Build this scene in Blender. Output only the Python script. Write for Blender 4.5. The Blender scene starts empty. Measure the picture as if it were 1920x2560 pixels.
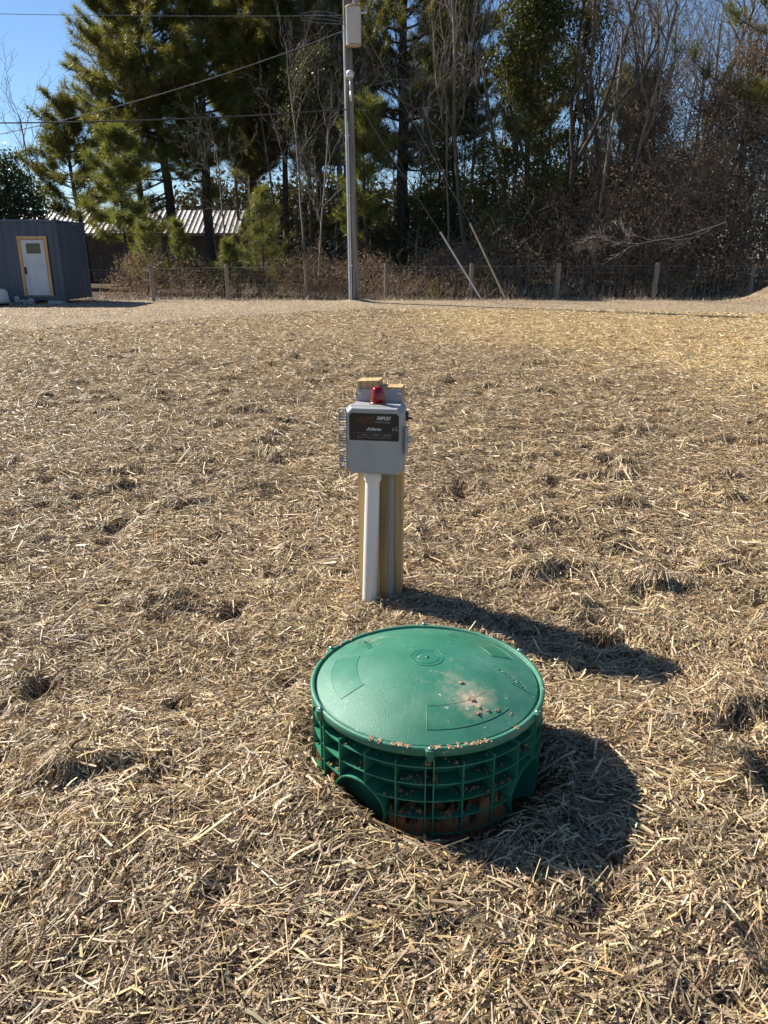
import bpy, bmesh, math, random
import numpy as np
from mathutils import Vector, Matrix

# ------------------------------------------------------------------ camera, sky, sun, exposure
S = bpy.context.scene
C = S.collection
R = math.radians

cam_data = bpy.data.cameras.new('camera')
cam = bpy.data.objects.new('camera', cam_data)
C.objects.link(cam)
cam.location = (0, 0, 1.5)
cam.rotation_euler = (R(90 - 18.6), 0, 0)
cam_data.sensor_fit = 'VERTICAL'
cam_data.sensor_height = 36
cam_data.sensor_width = 27
cam_data.lens = 36 * 1900 / 2560
cam_data.clip_start = 0.05
cam_data.clip_end = 2000
S.camera = cam

SUN_EL = 37.0
SUN_AZ = 55.7            # degrees left of the viewing direction (+Y)
world = bpy.data.worlds.new('World')
S.world = world
world.use_nodes = True
wn = world.node_tree
for n in list(wn.nodes): wn.nodes.remove(n)
sky = wn.nodes.new('ShaderNodeTexSky')
sky.sky_type = 'NISHITA'
sky.sun_disc = False
sky.sun_elevation = R(SUN_EL)
sky.sun_rotation = R(-SUN_AZ)
sky.altitude = 50
sky.air_density = 1.0
sky.dust_density = 0.0
sky.ozone_density = 6.0
bg = wn.nodes.new('ShaderNodeBackground')
bg.inputs['Strength'].default_value = 0.061
wo = wn.nodes.new('ShaderNodeOutputWorld')
wn.links.new(sky.outputs[0], bg.inputs[0])
wn.links.new(bg.outputs[0], wo.inputs[0])

sd = bpy.data.lights.new('sun', 'SUN')
sd.energy = 5.0
sd.angle = R(0.53)
sd.color = (1.0, 0.935, 0.83)
sun = bpy.data.objects.new('sun', sd)
C.objects.link(sun)
to_sun = Vector((-math.sin(R(SUN_AZ)) * math.cos(R(SUN_EL)), math.cos(R(SUN_AZ)) * math.cos(R(SUN_EL)), math.sin(R(SUN_EL))))
sun.rotation_euler = to_sun.to_track_quat('Z', 'Y').to_euler()
sun.location = to_sun * 40

S.view_settings.view_transform = 'Standard'
S.view_settings.look = 'None'
S.view_settings.exposure = 1.08
S.view_settings.gamma = 1.0
S.view_settings.use_curve_mapping = False
S.render.engine = 'CYCLES'
S.cycles.use_adaptive_sampling = True
S.cycles.adaptive_threshold = 0.03
S.cycles.max_bounces = 4
S.cycles.diffuse_bounces = 2
S.cycles.transmission_bounces = 4
S.cycles.transparent_max_bounces = 6
S.cycles.sample_clamp_indirect = 8

# ------------------------------------------------------------------ helpers
rng = np.random.default_rng(7)

def link(o, parent=None):
    C.objects.link(o)
    if parent is not None: o.parent = parent
    return o

def tag(o, label=None, cat=None, group=None, kind=None):
    if label: o['label'] = label
    if cat: o['category'] = cat
    if group: o['group'] = group
    if kind: o['kind'] = kind
    return o

def empty(name, loc=(0, 0, 0), rz=0.0):
    o = bpy.data.objects.new(name, None)
    o.empty_display_size = 0.1
    o.location = loc
    o.rotation_euler = (0, 0, rz)
    return link(o)

def np_mesh(name, V, F, mat=None, smooth=False, col=None):
    """mesh from numpy arrays: V (n,3), F (m,k)"""
    me = bpy.data.meshes.new(name)
    V = np.ascontiguousarray(V, dtype=np.float32)
    F = np.ascontiguousarray(F, dtype=np.int32)
    m, k = F.shape
    me.vertices.add(len(V)); me.vertices.foreach_set('co', V.ravel())
    me.loops.add(m * k); me.loops.foreach_set('vertex_index', F.ravel())
    me.polygons.add(m)
    me.polygons.foreach_set('loop_start', np.arange(0, m * k, k, dtype=np.int32))
    me.polygons.foreach_set('loop_total', np.full(m, k, dtype=np.int32))
    if smooth: me.polygons.foreach_set('use_smooth', np.ones(m, dtype=bool))
    me.update(calc_edges=True)
    if col is not None:
        a = me.attributes.new('col', 'FLOAT_COLOR', 'POINT')
        c4 = np.ones((len(V), 4), dtype=np.float32); c4[:, :3] = col
        a.data.foreach_set('color', c4.ravel())
    if mat: me.materials.append(mat)
    return me

def np_obj(name, V, F, mat=None, parent=None, smooth=False, col=None):
    return link(bpy.data.objects.new(name, np_mesh(name, V, F, mat, smooth, col)), parent)

def bm_obj(name, bm, mat=None, parent=None, smooth=False):
    me = bpy.data.meshes.new(name)
    bmesh.ops.recalc_face_normals(bm, faces=bm.faces)
    bm.to_mesh(me); bm.free()
    if smooth:
        for p in me.polygons: p.use_smooth = True
    if mat: me.materials.append(mat)
    return link(bpy.data.objects.new(name, me), parent)

def box(bm, x0, x1, y0, y1, z0, z1, bevel=0.0):
    vs = [bm.verts.new(p) for p in ((x0, y0, z0), (x1, y0, z0), (x1, y1, z0), (x0, y1, z0), (x0, y0, z1), (x1, y0, z1), (x1, y1, z1), (x0, y1, z1))]
    fs = [bm.faces.new([vs[i] for i in q]) for q in ((0, 3, 2, 1), (4, 5, 6, 7), (0, 1, 5, 4), (1, 2, 6, 5), (2, 3, 7, 6), (3, 0, 4, 7))]
    if bevel > 0:
        es = list({e for f in fs for e in f.edges})
        bmesh.ops.bevel(bm, geom=es, offset=bevel, segments=2, affect='EDGES', profile=0.6)

def box_obj(name, x0, x1, y0, y1, z0, z1, mat, parent=None, bevel=0.0):
    bm = bmesh.new(); box(bm, x0, x1, y0, y1, z0, z1, bevel)
    return bm_obj(name, bm, mat, parent)

def lathe(bm, prof, n=32, cx=0, cy=0, cap=True, axis='Z'):
    rings = []
    for r, z in prof:
        ring = []
        for i in range(n):
            a = 2 * math.pi * i / n
            p = (cx + r * math.cos(a), cy + r * math.sin(a), z) if axis == 'Z' else (cx + r * math.cos(a), z, cy + r * math.sin(a))
            ring.append(bm.verts.new(p))
        rings.append(ring)
    for a, b in zip(rings, rings[1:]):
        for i in range(n):
            bm.faces.new((a[i], a[(i + 1) % n], b[(i + 1) % n], b[i]))
    if cap:
        for ring, (r, z) in ((rings[0], prof[0]), (rings[-1], prof[-1])):
            bm.faces.new(ring)

def tubes(P0, P1, R0, R1, n=4):
    """many tapered tube segments at once -> V, F"""
    P0 = np.asarray(P0, float); P1 = np.asarray(P1, float)
    R0 = np.asarray(R0, float); R1 = np.asarray(R1, float)
    d = P1 - P0
    L = np.linalg.norm(d, axis=1, keepdims=True); L[L == 0] = 1e-6
    d = d / L
    up = np.where(np.abs(d[:, 2:3]) > 0.9, np.array([[1.0, 0, 0]]), np.array([[0, 0, 1.0]]))
    u = np.cross(d, up); u /= np.linalg.norm(u, axis=1, keepdims=True)
    w = np.cross(d, u)
    m = len(P0)
    V = np.empty((m, 2 * n, 3))
    for i in range(n):
        a = 2 * math.pi * i / n
        o = math.cos(a) * u + math.sin(a) * w
        V[:, i] = P0 + o * R0[:, None]
        V[:, n + i] = P1 + o * R1[:, None]
    base = (np.arange(m) * 2 * n)[:, None]
    F = np.concatenate([base + np.array([[i, (i + 1) % n, n + (i + 1) % n, n + i]]) for i in range(n)], axis=1).reshape(-1, 4)
    return V.reshape(-1, 3), F

def polytube(pts, r, n=6):
    pts = np.asarray(pts, float)
    rr = np.full(len(pts), r) if np.isscalar(r) else np.asarray(r, float)
    return tubes(pts[:-1], pts[1:], rr[:-1], rr[1:], n)

def catenary(a, b, sag, n=24):
    a = np.array(a, float); b = np.array(b, float)
    t = np.linspace(0, 1, n)[:, None]
    p = a + (b - a) * t
    p[:, 2] -= (4 * sag * t * (1 - t))[:, 0]
    return p

def merge(parts):
    Vs, Fs, o = [], [], 0
    for V, F in parts:
        Vs.append(V); Fs.append(F + o); o += len(V)
    return np.concatenate(Vs), np.concatenate(Fs)

# gradient noise in numpy
_pr = np.random.default_rng(11)
_perm = _pr.permutation(512).astype(np.int64)
_ga = _pr.uniform(0, 2 * math.pi, 512)
_gx, _gy = np.cos(_ga), np.sin(_ga)
def noise(x, y):
    xi = np.floor(x).astype(np.int64); yi = np.floor(y).astype(np.int64)
    fx = x - xi; fy = y - yi
    u = fx * fx * fx * (fx * (fx * 6 - 15) + 10); v = fy * fy * fy * (fy * (fy * 6 - 15) + 10)
    def g(ix, iy, dx, dy):
        h = _perm[(_perm[ix & 511] + iy) & 511]
        return _gx[h] * dx + _gy[h] * dy
    a = g(xi, yi, fx, fy); b = g(xi + 1, yi, fx - 1, fy)
    c = g(xi, yi + 1, fx, fy - 1); d = g(xi + 1, yi + 1, fx - 1, fy - 1)
    return (a + u * (b - a)) * (1 - v) + (c + u * (d - c)) * v * 1.0
def sstep(a, b, x):
    t = np.clip((x - a) / (b - a), 0, 1)
    return t * t * (3 - 2 * t)

# ------------------------------------------------------------------ materials
def nodes_of(m):
    m.use_nodes = True
    nt = m.node_tree
    return nt, nt.nodes['Principled BSDF']

def mat(name, c1, c2=None, scale=6.0, rough=0.6, metal=0.0, bump=0.0, bscale=None, spec=0.5, stretch=(1, 1, 1), detail=6, lo=0.35, hi=0.65, rvar=0.0, coords='Object'):
    m = bpy.data.materials.new(name)
    nt, b = nodes_of(m)
    L = nt.links.new
    b.inputs['Roughness'].default_value = rough
    b.inputs['Metallic'].default_value = metal
    b.inputs['Specular IOR Level'].default_value = spec
    b.inputs['Base Color'].default_value = (*c1, 1)
    tc = nt.nodes.new('ShaderNodeTexCoord')
    mp = nt.nodes.new('ShaderNodeMapping'); mp.inputs['Scale'].default_value = stretch
    L(tc.outputs[coords], mp.inputs[0])
    if c2 is not None:
        nz = nt.nodes.new('ShaderNodeTexNoise'); nz.inputs['Scale'].default_value = scale; nz.inputs['Detail'].default_value = detail
        nz.inputs['Roughness'].default_value = 0.65
        L(mp.outputs[0], nz.inputs[0])
        cr = nt.nodes.new('ShaderNodeValToRGB')
        cr.color_ramp.elements[0].position = lo; cr.color_ramp.elements[0].color = (*c1, 1)
        cr.color_ramp.elements[1].position = hi; cr.color_ramp.elements[1].color = (*c2, 1)
        L(nz.outputs[0], cr.inputs[0]); L(cr.outputs[0], b.inputs['Base Color'])
        if rvar:
            mr = nt.nodes.new('ShaderNodeMapRange'); mr.inputs[3].default_value = rough - rvar; mr.inputs[4].default_value = rough + rvar
            L(nz.outputs[0], mr.inputs[0]); L(mr.outputs[0], b.inputs['Roughness'])
    if bump:
        n2 = nt.nodes.new('ShaderNodeTexNoise'); n2.inputs['Scale'].default_value = bscale or scale * 3; n2.inputs['Detail'].default_value = 5
        L(mp.outputs[0], n2.inputs[0])
        bp = nt.nodes.new('ShaderNodeBump'); bp.inputs['Strength'].default_value = bump; bp.inputs['Distance'].default_value = 0.01
        L(n2.outputs[0], bp.inputs['Height']); L(bp.outputs[0], b.inputs['Normal'])
    return m

def leaf_mat(name, c1, c2, trans=0.35, rough=0.5, spec=0.3, tint=(1.0, 1.0, 0.6)):
    """foliage: colour varies from clump to clump, light passes through"""
    m = bpy.data.materials.new(name)
    nt, b = nodes_of(m)
    L = nt.links.new
    oi = nt.nodes.new('ShaderNodeObjectInfo')
    geo = nt.nodes.new('ShaderNodeNewGeometry')
    pn = nt.nodes.new('ShaderNodeTexNoise'); pn.inputs['Scale'].default_value = 1.1; pn.inputs['Detail'].default_value = 3
    L(geo.outputs['Position'], pn.inputs[0])
    pr_ = nt.nodes.new('ShaderNodeMapRange'); pr_.inputs[1].default_value = 0.35; pr_.inputs[2].default_value = 0.65; pr_.inputs[3].default_value = -0.05; pr_.inputs[4].default_value = 0.30
    L(pn.outputs[0], pr_.inputs[0])
    pw = nt.nodes.new('ShaderNodeMath'); pw.operation = 'POWER'; pw.inputs[1].default_value = 1.6
    L(geo.outputs['Random Per Island'], pw.inputs[0])
    ml = nt.nodes.new('ShaderNodeMath'); ml.operation = 'MULTIPLY_ADD'; ml.inputs[1].default_value = 0.5
    L(pw.outputs[0], ml.inputs[0]); L(pr_.outputs[0], ml.inputs[2])
    ad = nt.nodes.new('ShaderNodeMath'); ad.operation = 'MULTIPLY_ADD'; ad.inputs[1].default_value = 0.25; ad.use_clamp = True
    L(oi.outputs['Random'], ad.inputs[0]); L(ml.outputs[0], ad.inputs[2])
    mx = nt.nodes.new('ShaderNodeMixRGB'); mx.inputs[1].default_value = (*c1, 1); mx.inputs[2].default_value = (*c2, 1)
    L(ad.outputs[0], mx.inputs[0])
    L(mx.outputs[0], b.inputs['Base Color'])
    b.inputs['Roughness'].default_value = rough
    b.inputs['Specular IOR Level'].default_value = spec
    tr = nt.nodes.new('ShaderNodeBsdfTranslucent')
    tm = nt.nodes.new('ShaderNodeMixRGB'); tm.blend_type = 'MULTIPLY'; tm.inputs[0].default_value = 1.0; tm.inputs[2].default_value = (*tint, 1)
    L(mx.outputs[0], tm.inputs[1]); L(tm.outputs[0], tr.inputs[0])
    ms = nt.nodes.new('ShaderNodeMixShader'); ms.inputs[0].default_value = trans
    out = nt.nodes['Material Output']
    L(b.outputs[0], ms.inputs[1]); L(tr.outputs[0], ms.inputs[2]); L(ms.outputs[0], out.inputs[0])
    return m

# ------------------------------------------------------------------ the lie of the land
RISER = (0.125, 1.955)
POST = (-0.02, 3.235)
def field_edge(x):
    return np.interp(x, [-14, -8.6, -6, -3.3, -0.9, 4, 10, 16], [15.2, 16.5, 18.9, 21, 23.3, 23.8, 21.5, 21])
def gold_edge(y):
    return np.interp(y, [5, 8.2, 9.4, 12.8, 14.2, 18, 22, 30], [6.5, 4.3, 3.9, 3.3, 1.5, 1.0, 0.8, 0.5])
def land(x, y, fine=True):
    far = 1 - 0.75 * sstep(14, 25, y)
    h = 0.045 * noise(x / 1.7 + 3.1, y / 1.7) + 0.03 * noise(x / 0.62, y / 0.62 + 9.7)
    if fine:
        h = h + 0.022 * noise(x / 0.24 + 41.3, y / 0.24) + 0.010 * noise(x / 0.09, y / 0.09 + 5.0)
        big = noise(x / 2.3 + 17.0, y / 2.3 + 2.0)
        cl = noise(x / 0.46 + 77.7, y / 0.30 + 13.0) + 0.30 * noise(x / 0.11, y / 0.11 + 3.3)
        h = h + 0.062 * sstep(0.20, 0.58, cl + 0.22 * big)
        pit = noise(x / 0.30 + 7.7, y / 0.24 + 53.0) + 0.2 * noise(x / 0.12 + 2, y / 0.12)
        h = h - 0.075 * sstep(0.27, 0.55, pit + 0.15 * big)
    h = h * far
    rx, ry = x - RISER[0], y - RISER[1]
    rr = np.hypot(rx, ry)
    h = h * (0.30 + 0.70 * sstep(0.55, 1.0, rr))
    th = np.arctan2(ry, rx)
    left = np.exp(-((np.abs(np.mod(th + math.pi * 0.80 + math.pi, 2 * math.pi) - math.pi)) / 0.75) ** 2)
    h = h + 0.075 * left * np.exp(-(np.clip(rr - 0.33, 0, None) / 0.20) ** 2)
    h = h + 0.085 * np.exp(-(np.clip(rr - 0.80, 0, None) / 0.40) ** 2) * sstep(0.30, 0.50, rr + 0.06) * (1 - sstep(2.05, 2.5, y))
    h = h - 0.03 * np.exp(-((x - 1.0) / 0.35) ** 2 - ((y - 2.6) / 0.2) ** 2)
    front = np.exp(-((np.mod(th + math.pi * 0.5 + math.pi, 2 * math.pi) - math.pi) / 0.5) ** 2)
    h = h - 0.02 * front * np.exp(-(np.clip(rr - 0.34, 0, None) / 0.08) ** 2)
    px, py = x - POST[0], y - POST[1]
    h = h * (0.3 + 0.7 * sstep(0.1, 0.5, np.hypot(px, py)))
    h = h + 0.90 * np.exp(-((x - 14.0) / 1.1) ** 2 - ((y - 27.0) / 1.3) ** 2) * (1 + 0.25 * noise(x * 1.7, y * 1.7) + 0.22 * noise(x * 5.1, y * 5.1))
    h = h + 0.10 * np.exp(-((x + 0.9) / 0.6) ** 2 - ((y - 27.3) / 0.5) ** 2) + 0.06 * np.exp(-((x - 3.7) / 0.8) ** 2 - ((y - 26.2) / 0.4) ** 2)
    return h

def ground_material():
    m = bpy.data.materials.new('dry_ground')
    nt, b = nodes_of(m)
    L = nt.links.new
    b.inputs['Roughness'].default_value = 0.95
    b.inputs['Specular IOR Level'].default_value = 0.1
    at = nt.nodes.new('ShaderNodeAttribute'); at.attribute_name = 'col'
    tc = nt.nodes.new('ShaderNodeTexCoord')
    def nz(scale, stretch=(1, 1, 1), detail=6, rot=0):
        mp = nt.nodes.new('ShaderNodeMapping'); mp.inputs['Scale'].default_value = stretch; mp.inputs['Rotation'].default_value = (0, 0, rot)
        n = nt.nodes.new('ShaderNodeTexNoise'); n.inputs['Scale'].default_value = scale; n.inputs['Detail'].default_value = detail; n.inputs['Roughness'].default_value = 0.7
        L(tc.outputs['Object'], mp.inputs[0]); L(mp.outputs[0], n.inputs[0])
        return n
    a = nz(38, (1, 0.35, 1), 8, 0.5); c = nz(38, (0.35, 1, 1), 8, 0.2); d = nz(3.0, (1, 1, 1), 6)
    mxn = nt.nodes.new('ShaderNodeMath'); mxn.operation = 'MAXIMUM'
    L(a.outputs[0], mxn.inputs[0]); L(c.outputs[0], mxn.inputs[1])
    mr = nt.nodes.new('ShaderNodeMapRange'); mr.inputs[1].default_value = 0.38; mr.inputs[2].default_value = 0.78; mr.inputs[3].default_value = 0.3; mr.inputs[4].default_value = 1.75
    L(mxn.outputs[0], mr.inputs[0])
    mr2 = nt.nodes.new('ShaderNodeMapRange'); mr2.inputs[1].default_value = 0.3; mr2.inputs[2].default_value = 0.7; mr2.inputs[3].default_value = 0.75; mr2.inputs[4].default_value = 1.2
    L(d.outputs[0], mr2.inputs[0])
    mm = nt.nodes.new('ShaderNodeMath'); mm.operation = 'MULTIPLY'
    L(mr.outputs[0], mm.inputs[0]); L(mr2.outputs[0], mm.inputs[1])
    vm = nt.nodes.new('ShaderNodeVectorMath'); vm.operation = 'SCALE'
    L(at.outputs['Color'], vm.inputs[0]); L(mm.outputs[0], vm.inputs['Scale'])
    L(vm.outputs[0], b.inputs['Base Color'])
    bp = nt.nodes.new('ShaderNodeBump'); bp.inputs['Strength'].default_value = 0.9; bp.inputs['Distance'].default_value = 0.02
    L(mxn.outputs[0], bp.inputs['Height']); L(bp.outputs[0], b.inputs['Normal'])
    return m

def build_ground():
    ys = np.concatenate([np.linspace(-6, 0.8, 24), np.geomspace(0.82, 32, 470), np.geomspace(32.5, 600, 50)])
    s = np.linspace(-1, 1, 191)
    hw = np.maximum(5.0, 0.62 * ys + 2.2); hw = np.where(ys > 32, 0.62 * ys + 2.2 + (ys - 32) * 1.5, hw)
    X = s[None, :] * hw[:, None]; Y = np.repeat(ys[:, None], len(s), 1)
    Z = land(X.ravel(), Y.ravel()).reshape(X.shape)
    Z = np.where(Y > 34, Z * 0.2, Z) - 0.004
    V = np.stack([X, Y, Z], -1).reshape(-1, 3)
    nr, nc = X.shape
    i = np.arange(nr - 1)[:, None] * nc + np.arange(nc - 1)[None, :]
    F = np.stack([i, i + 1, i + nc + 1, i + nc], -1).reshape(-1, 4)
    x, y = V[:, 0], V[:, 1]
    inside = sstep(0.6, -0.6, y - field_edge(x) + 0.9 * noise(x * 1.1, y * 0.7))
    gold = sstep(-0.9, 1.0, x - gold_edge(y) + 1.4 * noise(x * 0.55, y * 0.45 + 4) + 0.8 * noise(x * 2, y * 1.4)) * inside
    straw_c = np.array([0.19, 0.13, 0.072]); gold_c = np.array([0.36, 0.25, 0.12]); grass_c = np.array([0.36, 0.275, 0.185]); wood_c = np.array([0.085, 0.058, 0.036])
    col = grass_c + (straw_c - grass_c) * inside[:, None]
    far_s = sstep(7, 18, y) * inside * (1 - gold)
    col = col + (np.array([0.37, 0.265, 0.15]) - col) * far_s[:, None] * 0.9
    col = col + (gold_c - col) * (gold * 0.8)[:, None]
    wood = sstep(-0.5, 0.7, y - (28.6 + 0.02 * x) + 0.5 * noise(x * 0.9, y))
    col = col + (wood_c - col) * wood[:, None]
    md = np.exp(-((x - 14.0) / 1.3) ** 2 - ((y - 27.0) / 1.5) ** 2)
    col = col + (np.array([0.23, 0.16, 0.10]) - col) * np.clip(md * 1.4, 0, 1)[:, None]
    rr = np.hypot(x - RISER[0], y - RISER[1])
    col = col + (np.array([0.16, 0.08, 0.035]) - col) * sstep(0.47, 0.36, rr)[:, None]
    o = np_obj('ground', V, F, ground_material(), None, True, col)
    tag(o, kind='structure')
    return o
build_ground()

# ------------------------------------------------------------------ straw mulch
def straw_material():
    m = bpy.data.materials.new('straw')
    nt, b = nodes_of(m)
    L = nt.links.new
    at = nt.nodes.new('ShaderNodeAttribute'); at.attribute_name = 'col'
    L(at.outputs['Color'], b.inputs['Base Color'])
    b.inputs['Roughness'].default_value = 0.5
    b.inputs['Specular IOR Level'].default_value = 0.35
    tr = nt.nodes.new('ShaderNodeBsdfTranslucent'); L(at.outputs['Color'], tr.inputs[0])
    ms = nt.nodes.new('ShaderNodeMixShader'); ms.inputs[0].default_value = 0.16
    L(b.outputs[0], ms.inputs[1]); L(tr.outputs[0], ms.inputs[2]); L(ms.outputs[0], nt.nodes['Material Output'].inputs[0])
    return m

def straw_colours(x, y, r):
    n = len(x)
    pal = np.array([[0.74, 0.58, 0.35], [0.64, 0.465, 0.235], [0.46, 0.345, 0.22], [0.30, 0.215, 0.135], [0.76, 0.65, 0.46], [0.17, 0.112, 0.064], [0.54, 0.38, 0.18]])
    pr = np.array([0.18, 0.15, 0.22, 0.18, 0.07, 0.12, 0.08])
    patch = noise(x / 0.8 + 5, y / 0.8 + 31)
    k = r.choice(len(pal), n, p=pr)
    # duller, greyer matted patches and fresher ones
    sw = r.random(n) < np.clip(0.30 - 0.9 * patch, 0, 0.75) * 0.75
    k = np.where(sw, r.choice([2, 3, 5], n, p=[0.45, 0.35, 0.2]), k)
    c = pal[k] * r.uniform(0.72, 1.18, (n, 1))
    c = c * (1 + r.normal(0, 0.04, (n, 3)))
    gold = sstep(-0.9, 1.0, x - gold_edge(y) + 1.4 * noise(x * 0.55, y * 0.45 + 4) + 0.8 * noise(x * 2, y * 1.4))
    g = r.random(n) < gold * 0.86
    gp = np.array([[0.70, 0.51, 0.23], [0.76, 0.60, 0.33], [0.56, 0.39, 0.17], [0.76, 0.65, 0.43]])
    c = np.where(g[:, None], gp[r.integers(0, 4, n)] * r.uniform(0.8, 1.1, (n, 1)), c)
    return np.clip(c, 0.02, 0.85)

def scatter_y(r, n, y0, y1, pw):
    """y with area density ~ y**-pw over a fan that widens with y"""
    g = np.linspace(y0, y1, 4000)
    w = (0.55 * (g * 0.948 + 0.48) + 0.8) * g ** (-pw)
    cdf = np.cumsum(w); cdf /= cdf[-1]
    y = np.interp(r.random(n), cdf, g)
    x = r.uniform(-1, 1, n) * (0.55 * (y * 0.948 + 0.48) + 0.8)
    return x, y

def keep_straw(x, y, r):
    rr = np.hypot(x - RISER[0], y - RISER[1])
    ok = rr > 0.345
    # bare clay close to the riser in front and on the right
    th = np.arctan2(y - RISER[1], x - RISER[0])
    bare = (rr < 0.42 + 0.05 * noise(x * 9, y * 9)) & (th > -2.0) & (th < -0.2)
    ok &= ~(bare & (r.random(len(x)) < 0.8))
    ok &= ~((np.abs(x - POST[0]) < 0.10) & (np.abs(y - POST[1] - 0.03) < 0.05))
    ed = y - field_edge(x) + 0.9 * noise(x * 1.1, y * 0.7)
    ok &= r.random(len(x)) < sstep(0.5, -0.5, ed)
    return ok

def build_straw():
    r = np.random.default_rng(21)
    Vs, Fs, Cs, off = [], [], [], 0
    # near: two-segment bent ribbons
    x, y = scatter_y(r, 200000, 0.85, 3.4, 0.35)
    k = keep_straw(x, y, r); x, y = x[k], y[k]
    n = len(x)
    thb = 1.6 * noise(x / 0.5 + 3, y / 0.5) + 0.5
    th = np.where(r.random(n) < 0.35, thb + r.normal(0, 0.5, n), r.uniform(0, math.pi, n))
    ln = np.clip(np.exp(r.normal(math.log(0.030), 0.66, n)), 0.008, 0.15)
    wd = np.clip(np.exp(r.normal(math.log(0.0027), 0.46, n)), 0.0010, 0.0072) * np.where(ln < 0.02, 0.85, 1.0)
    bend = r.normal(0, 0.32, n) * (r.random(n) < 0.6)
    d1 = np.stack([np.cos(th), np.sin(th)], 1); d2 = np.stack([np.cos(th + bend), np.sin(th + bend)], 1)
    cut = r.uniform(0.3, 0.7, n)
    pm = np.stack([x, y], 1)
    pa = pm - d1 * (ln * cut)[:, None]; pb = pm + d2 * (ln * (1 - cut))[:, None]
    hm, ha, hb = land(pm[:, 0], pm[:, 1]), land(pa[:, 0], pa[:, 1]), land(pb[:, 0], pb[:, 1])
    lift = r.random(n) ** 2.2 * 0.020
    tilt = r.normal(0, 0.16, n)
    up = r.random(n) < 0.045
    tilt = np.where(up, np.abs(r.normal(0.45, 0.25, n)), tilt)
    za = np.maximum(ha, hm - ln * 0.35) + lift + np.clip(-tilt, -0.05, 0.3) * ln * 0.5
    zb = np.maximum(hb, hm - ln * 0.35) + lift + np.clip(tilt, -0.05, 0.9) * ln * 0.7
    zm = hm + lift + np.abs(r.normal(0, 0.004, n))
    roll = r.normal(0, 0.75, n)
    def rows(p, z, d):
        nx = np.stack([-d[:, 1] * np.cos(roll), d[:, 0] * np.cos(roll), np.sin(roll)], 1) * (wd * 0.5)[:, None]
        q = np.concatenate([p, z[:, None]], 1)
        return q - nx, q + nx
    a0, a1 = rows(pa, za, d1); m0, m1 = rows(pm, zm, (d1 + d2) * 0.5); b0, b1 = rows(pb, zb, d2)
    V = np.stack([a0, a1, m0, m1, b0, b1], 1).reshape(-1, 3)
    base = (np.arange(n) * 6)[:, None]
    F = np.concatenate([base + np.array([[0, 2, 3, 1]]), base + np.array([[2, 4, 5, 3]])], 1).reshape(-1, 4)
    c = straw_colours(x, y, r)
    Vs.append(V); Fs.append(F); Cs.append(np.repeat(c, 6, 0)); off = len(V)
    # farther: flat ribbons, fewer and a little wider with distance
    x, y = scatter_y(r, 470000, 3.3, 25, 1.85)
    k = keep_straw(x, y, r); x, y = x[k], y[k]
    n = len(x)
    th = r.uniform(0, math.pi, n)
    ln = np.clip(np.exp(r.normal(math.log(0.040), 0.5, n)), 0.013, 0.16) * (1 + 0.03 * y)
    wd = np.clip(np.exp(r.normal(math.log(0.0034), 0.35, n)), 0.0018, 0.008) * (1 + 0.085 * (y - 3))
    d = np.stack([np.cos(th), np.sin(th)], 1)
    pm = np.stack([x, y], 1); pa = pm - d * (ln * 0.5)[:, None]; pb = pm + d * (ln * 0.5)[:, None]
    ha, hb = land(pa[:, 0], pa[:, 1]), land(pb[:, 0], pb[:, 1])
    lift = r.random(n) ** 2 * 0.022
    tilt = r.normal(0, 0.22, n)
    za = ha + lift + np.clip(-tilt, -0.05, 0.5) * ln * 0.6; zb = hb + lift + np.clip(tilt, -0.05, 0.7) * ln * 0.6
    roll = r.normal(0, 0.7, n)
    nx = np.stack([-d[:, 1] * np.cos(roll), d[:, 0] * np.cos(roll), np.sin(roll)], 1) * (wd * 0.5)[:, None]
    A = np.concatenate([pa, za[:, None]], 1); B = np.concatenate([pb, zb[:, None]], 1)
    V = np.stack([A - nx, A + nx, B + nx, B - nx], 1).reshape(-1, 3)
    F = (np.arange(n) * 4)[:, None] + np.array([[0, 3, 2, 1]]) + off
    c = straw_colours(x, y, r)
    Vs.append(V); Fs.append(F); Cs.append(np.repeat(c, 4, 0))
    o = np_obj('straw_mulch', np.concatenate(Vs), np.concatenate(Fs), straw_material(), None, False, np.concatenate(Cs))
    tag(o, 'loose dry straw spread over the whole field', 'straw', kind='stuff')
build_straw()

def build_dry_grass():
    """thin dead grass on the strip between the straw and the fence"""
    r = np.random.default_rng(5)
    n = 70000
    y = r.uniform(14.5, 29.6, n); x = r.uniform(-1, 1, n) * (0.55 * y + 2)
    ed = y - field_edge(x)
    k = (ed > -0.5) & (np.abs(x - 16) > 0.0)
    x, y = x[k], y[k]; n = len(x)
    z = land(x, y)
    h = r.uniform(0.015, 0.05, n) * np.where(y > 28.0, r.uniform(1, 5, n), 1)
    a = r.uniform(0, 2 * math.pi, n); le = r.uniform(0.3, 1.6, n)
    w = 0.008
    P = np.stack([x, y, z - 0.01], 1); D = np.stack([np.cos(a), np.sin(a), 0 * a], 1); N = np.stack([-np.sin(a), np.cos(a), 0 * a], 1) * w
    T = P + D * (h * le)[:, None]; T[:, 2] += h
    V = np.stack([P - N, P + N, T], 1).reshape(-1, 3)
    F = np.arange(3 * n).reshape(-1, 3)
    pal = np.array([[0.46, 0.36, 0.24], [0.38, 0.29, 0.19], [0.55, 0.45, 0.31], [0.30, 0.22, 0.14]])
    c = pal[r.integers(0, 4, n)] * r.uniform(0.8, 1.2, (n, 1))
    o = np_obj('dead_grass', V, F, bpy.data.materials['straw'], None, False, np.repeat(c, 3, 0))
    tag(o, 'short dead tan grass along the foot of the fence', 'grass', kind='stuff')
build_dry_grass()

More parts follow.
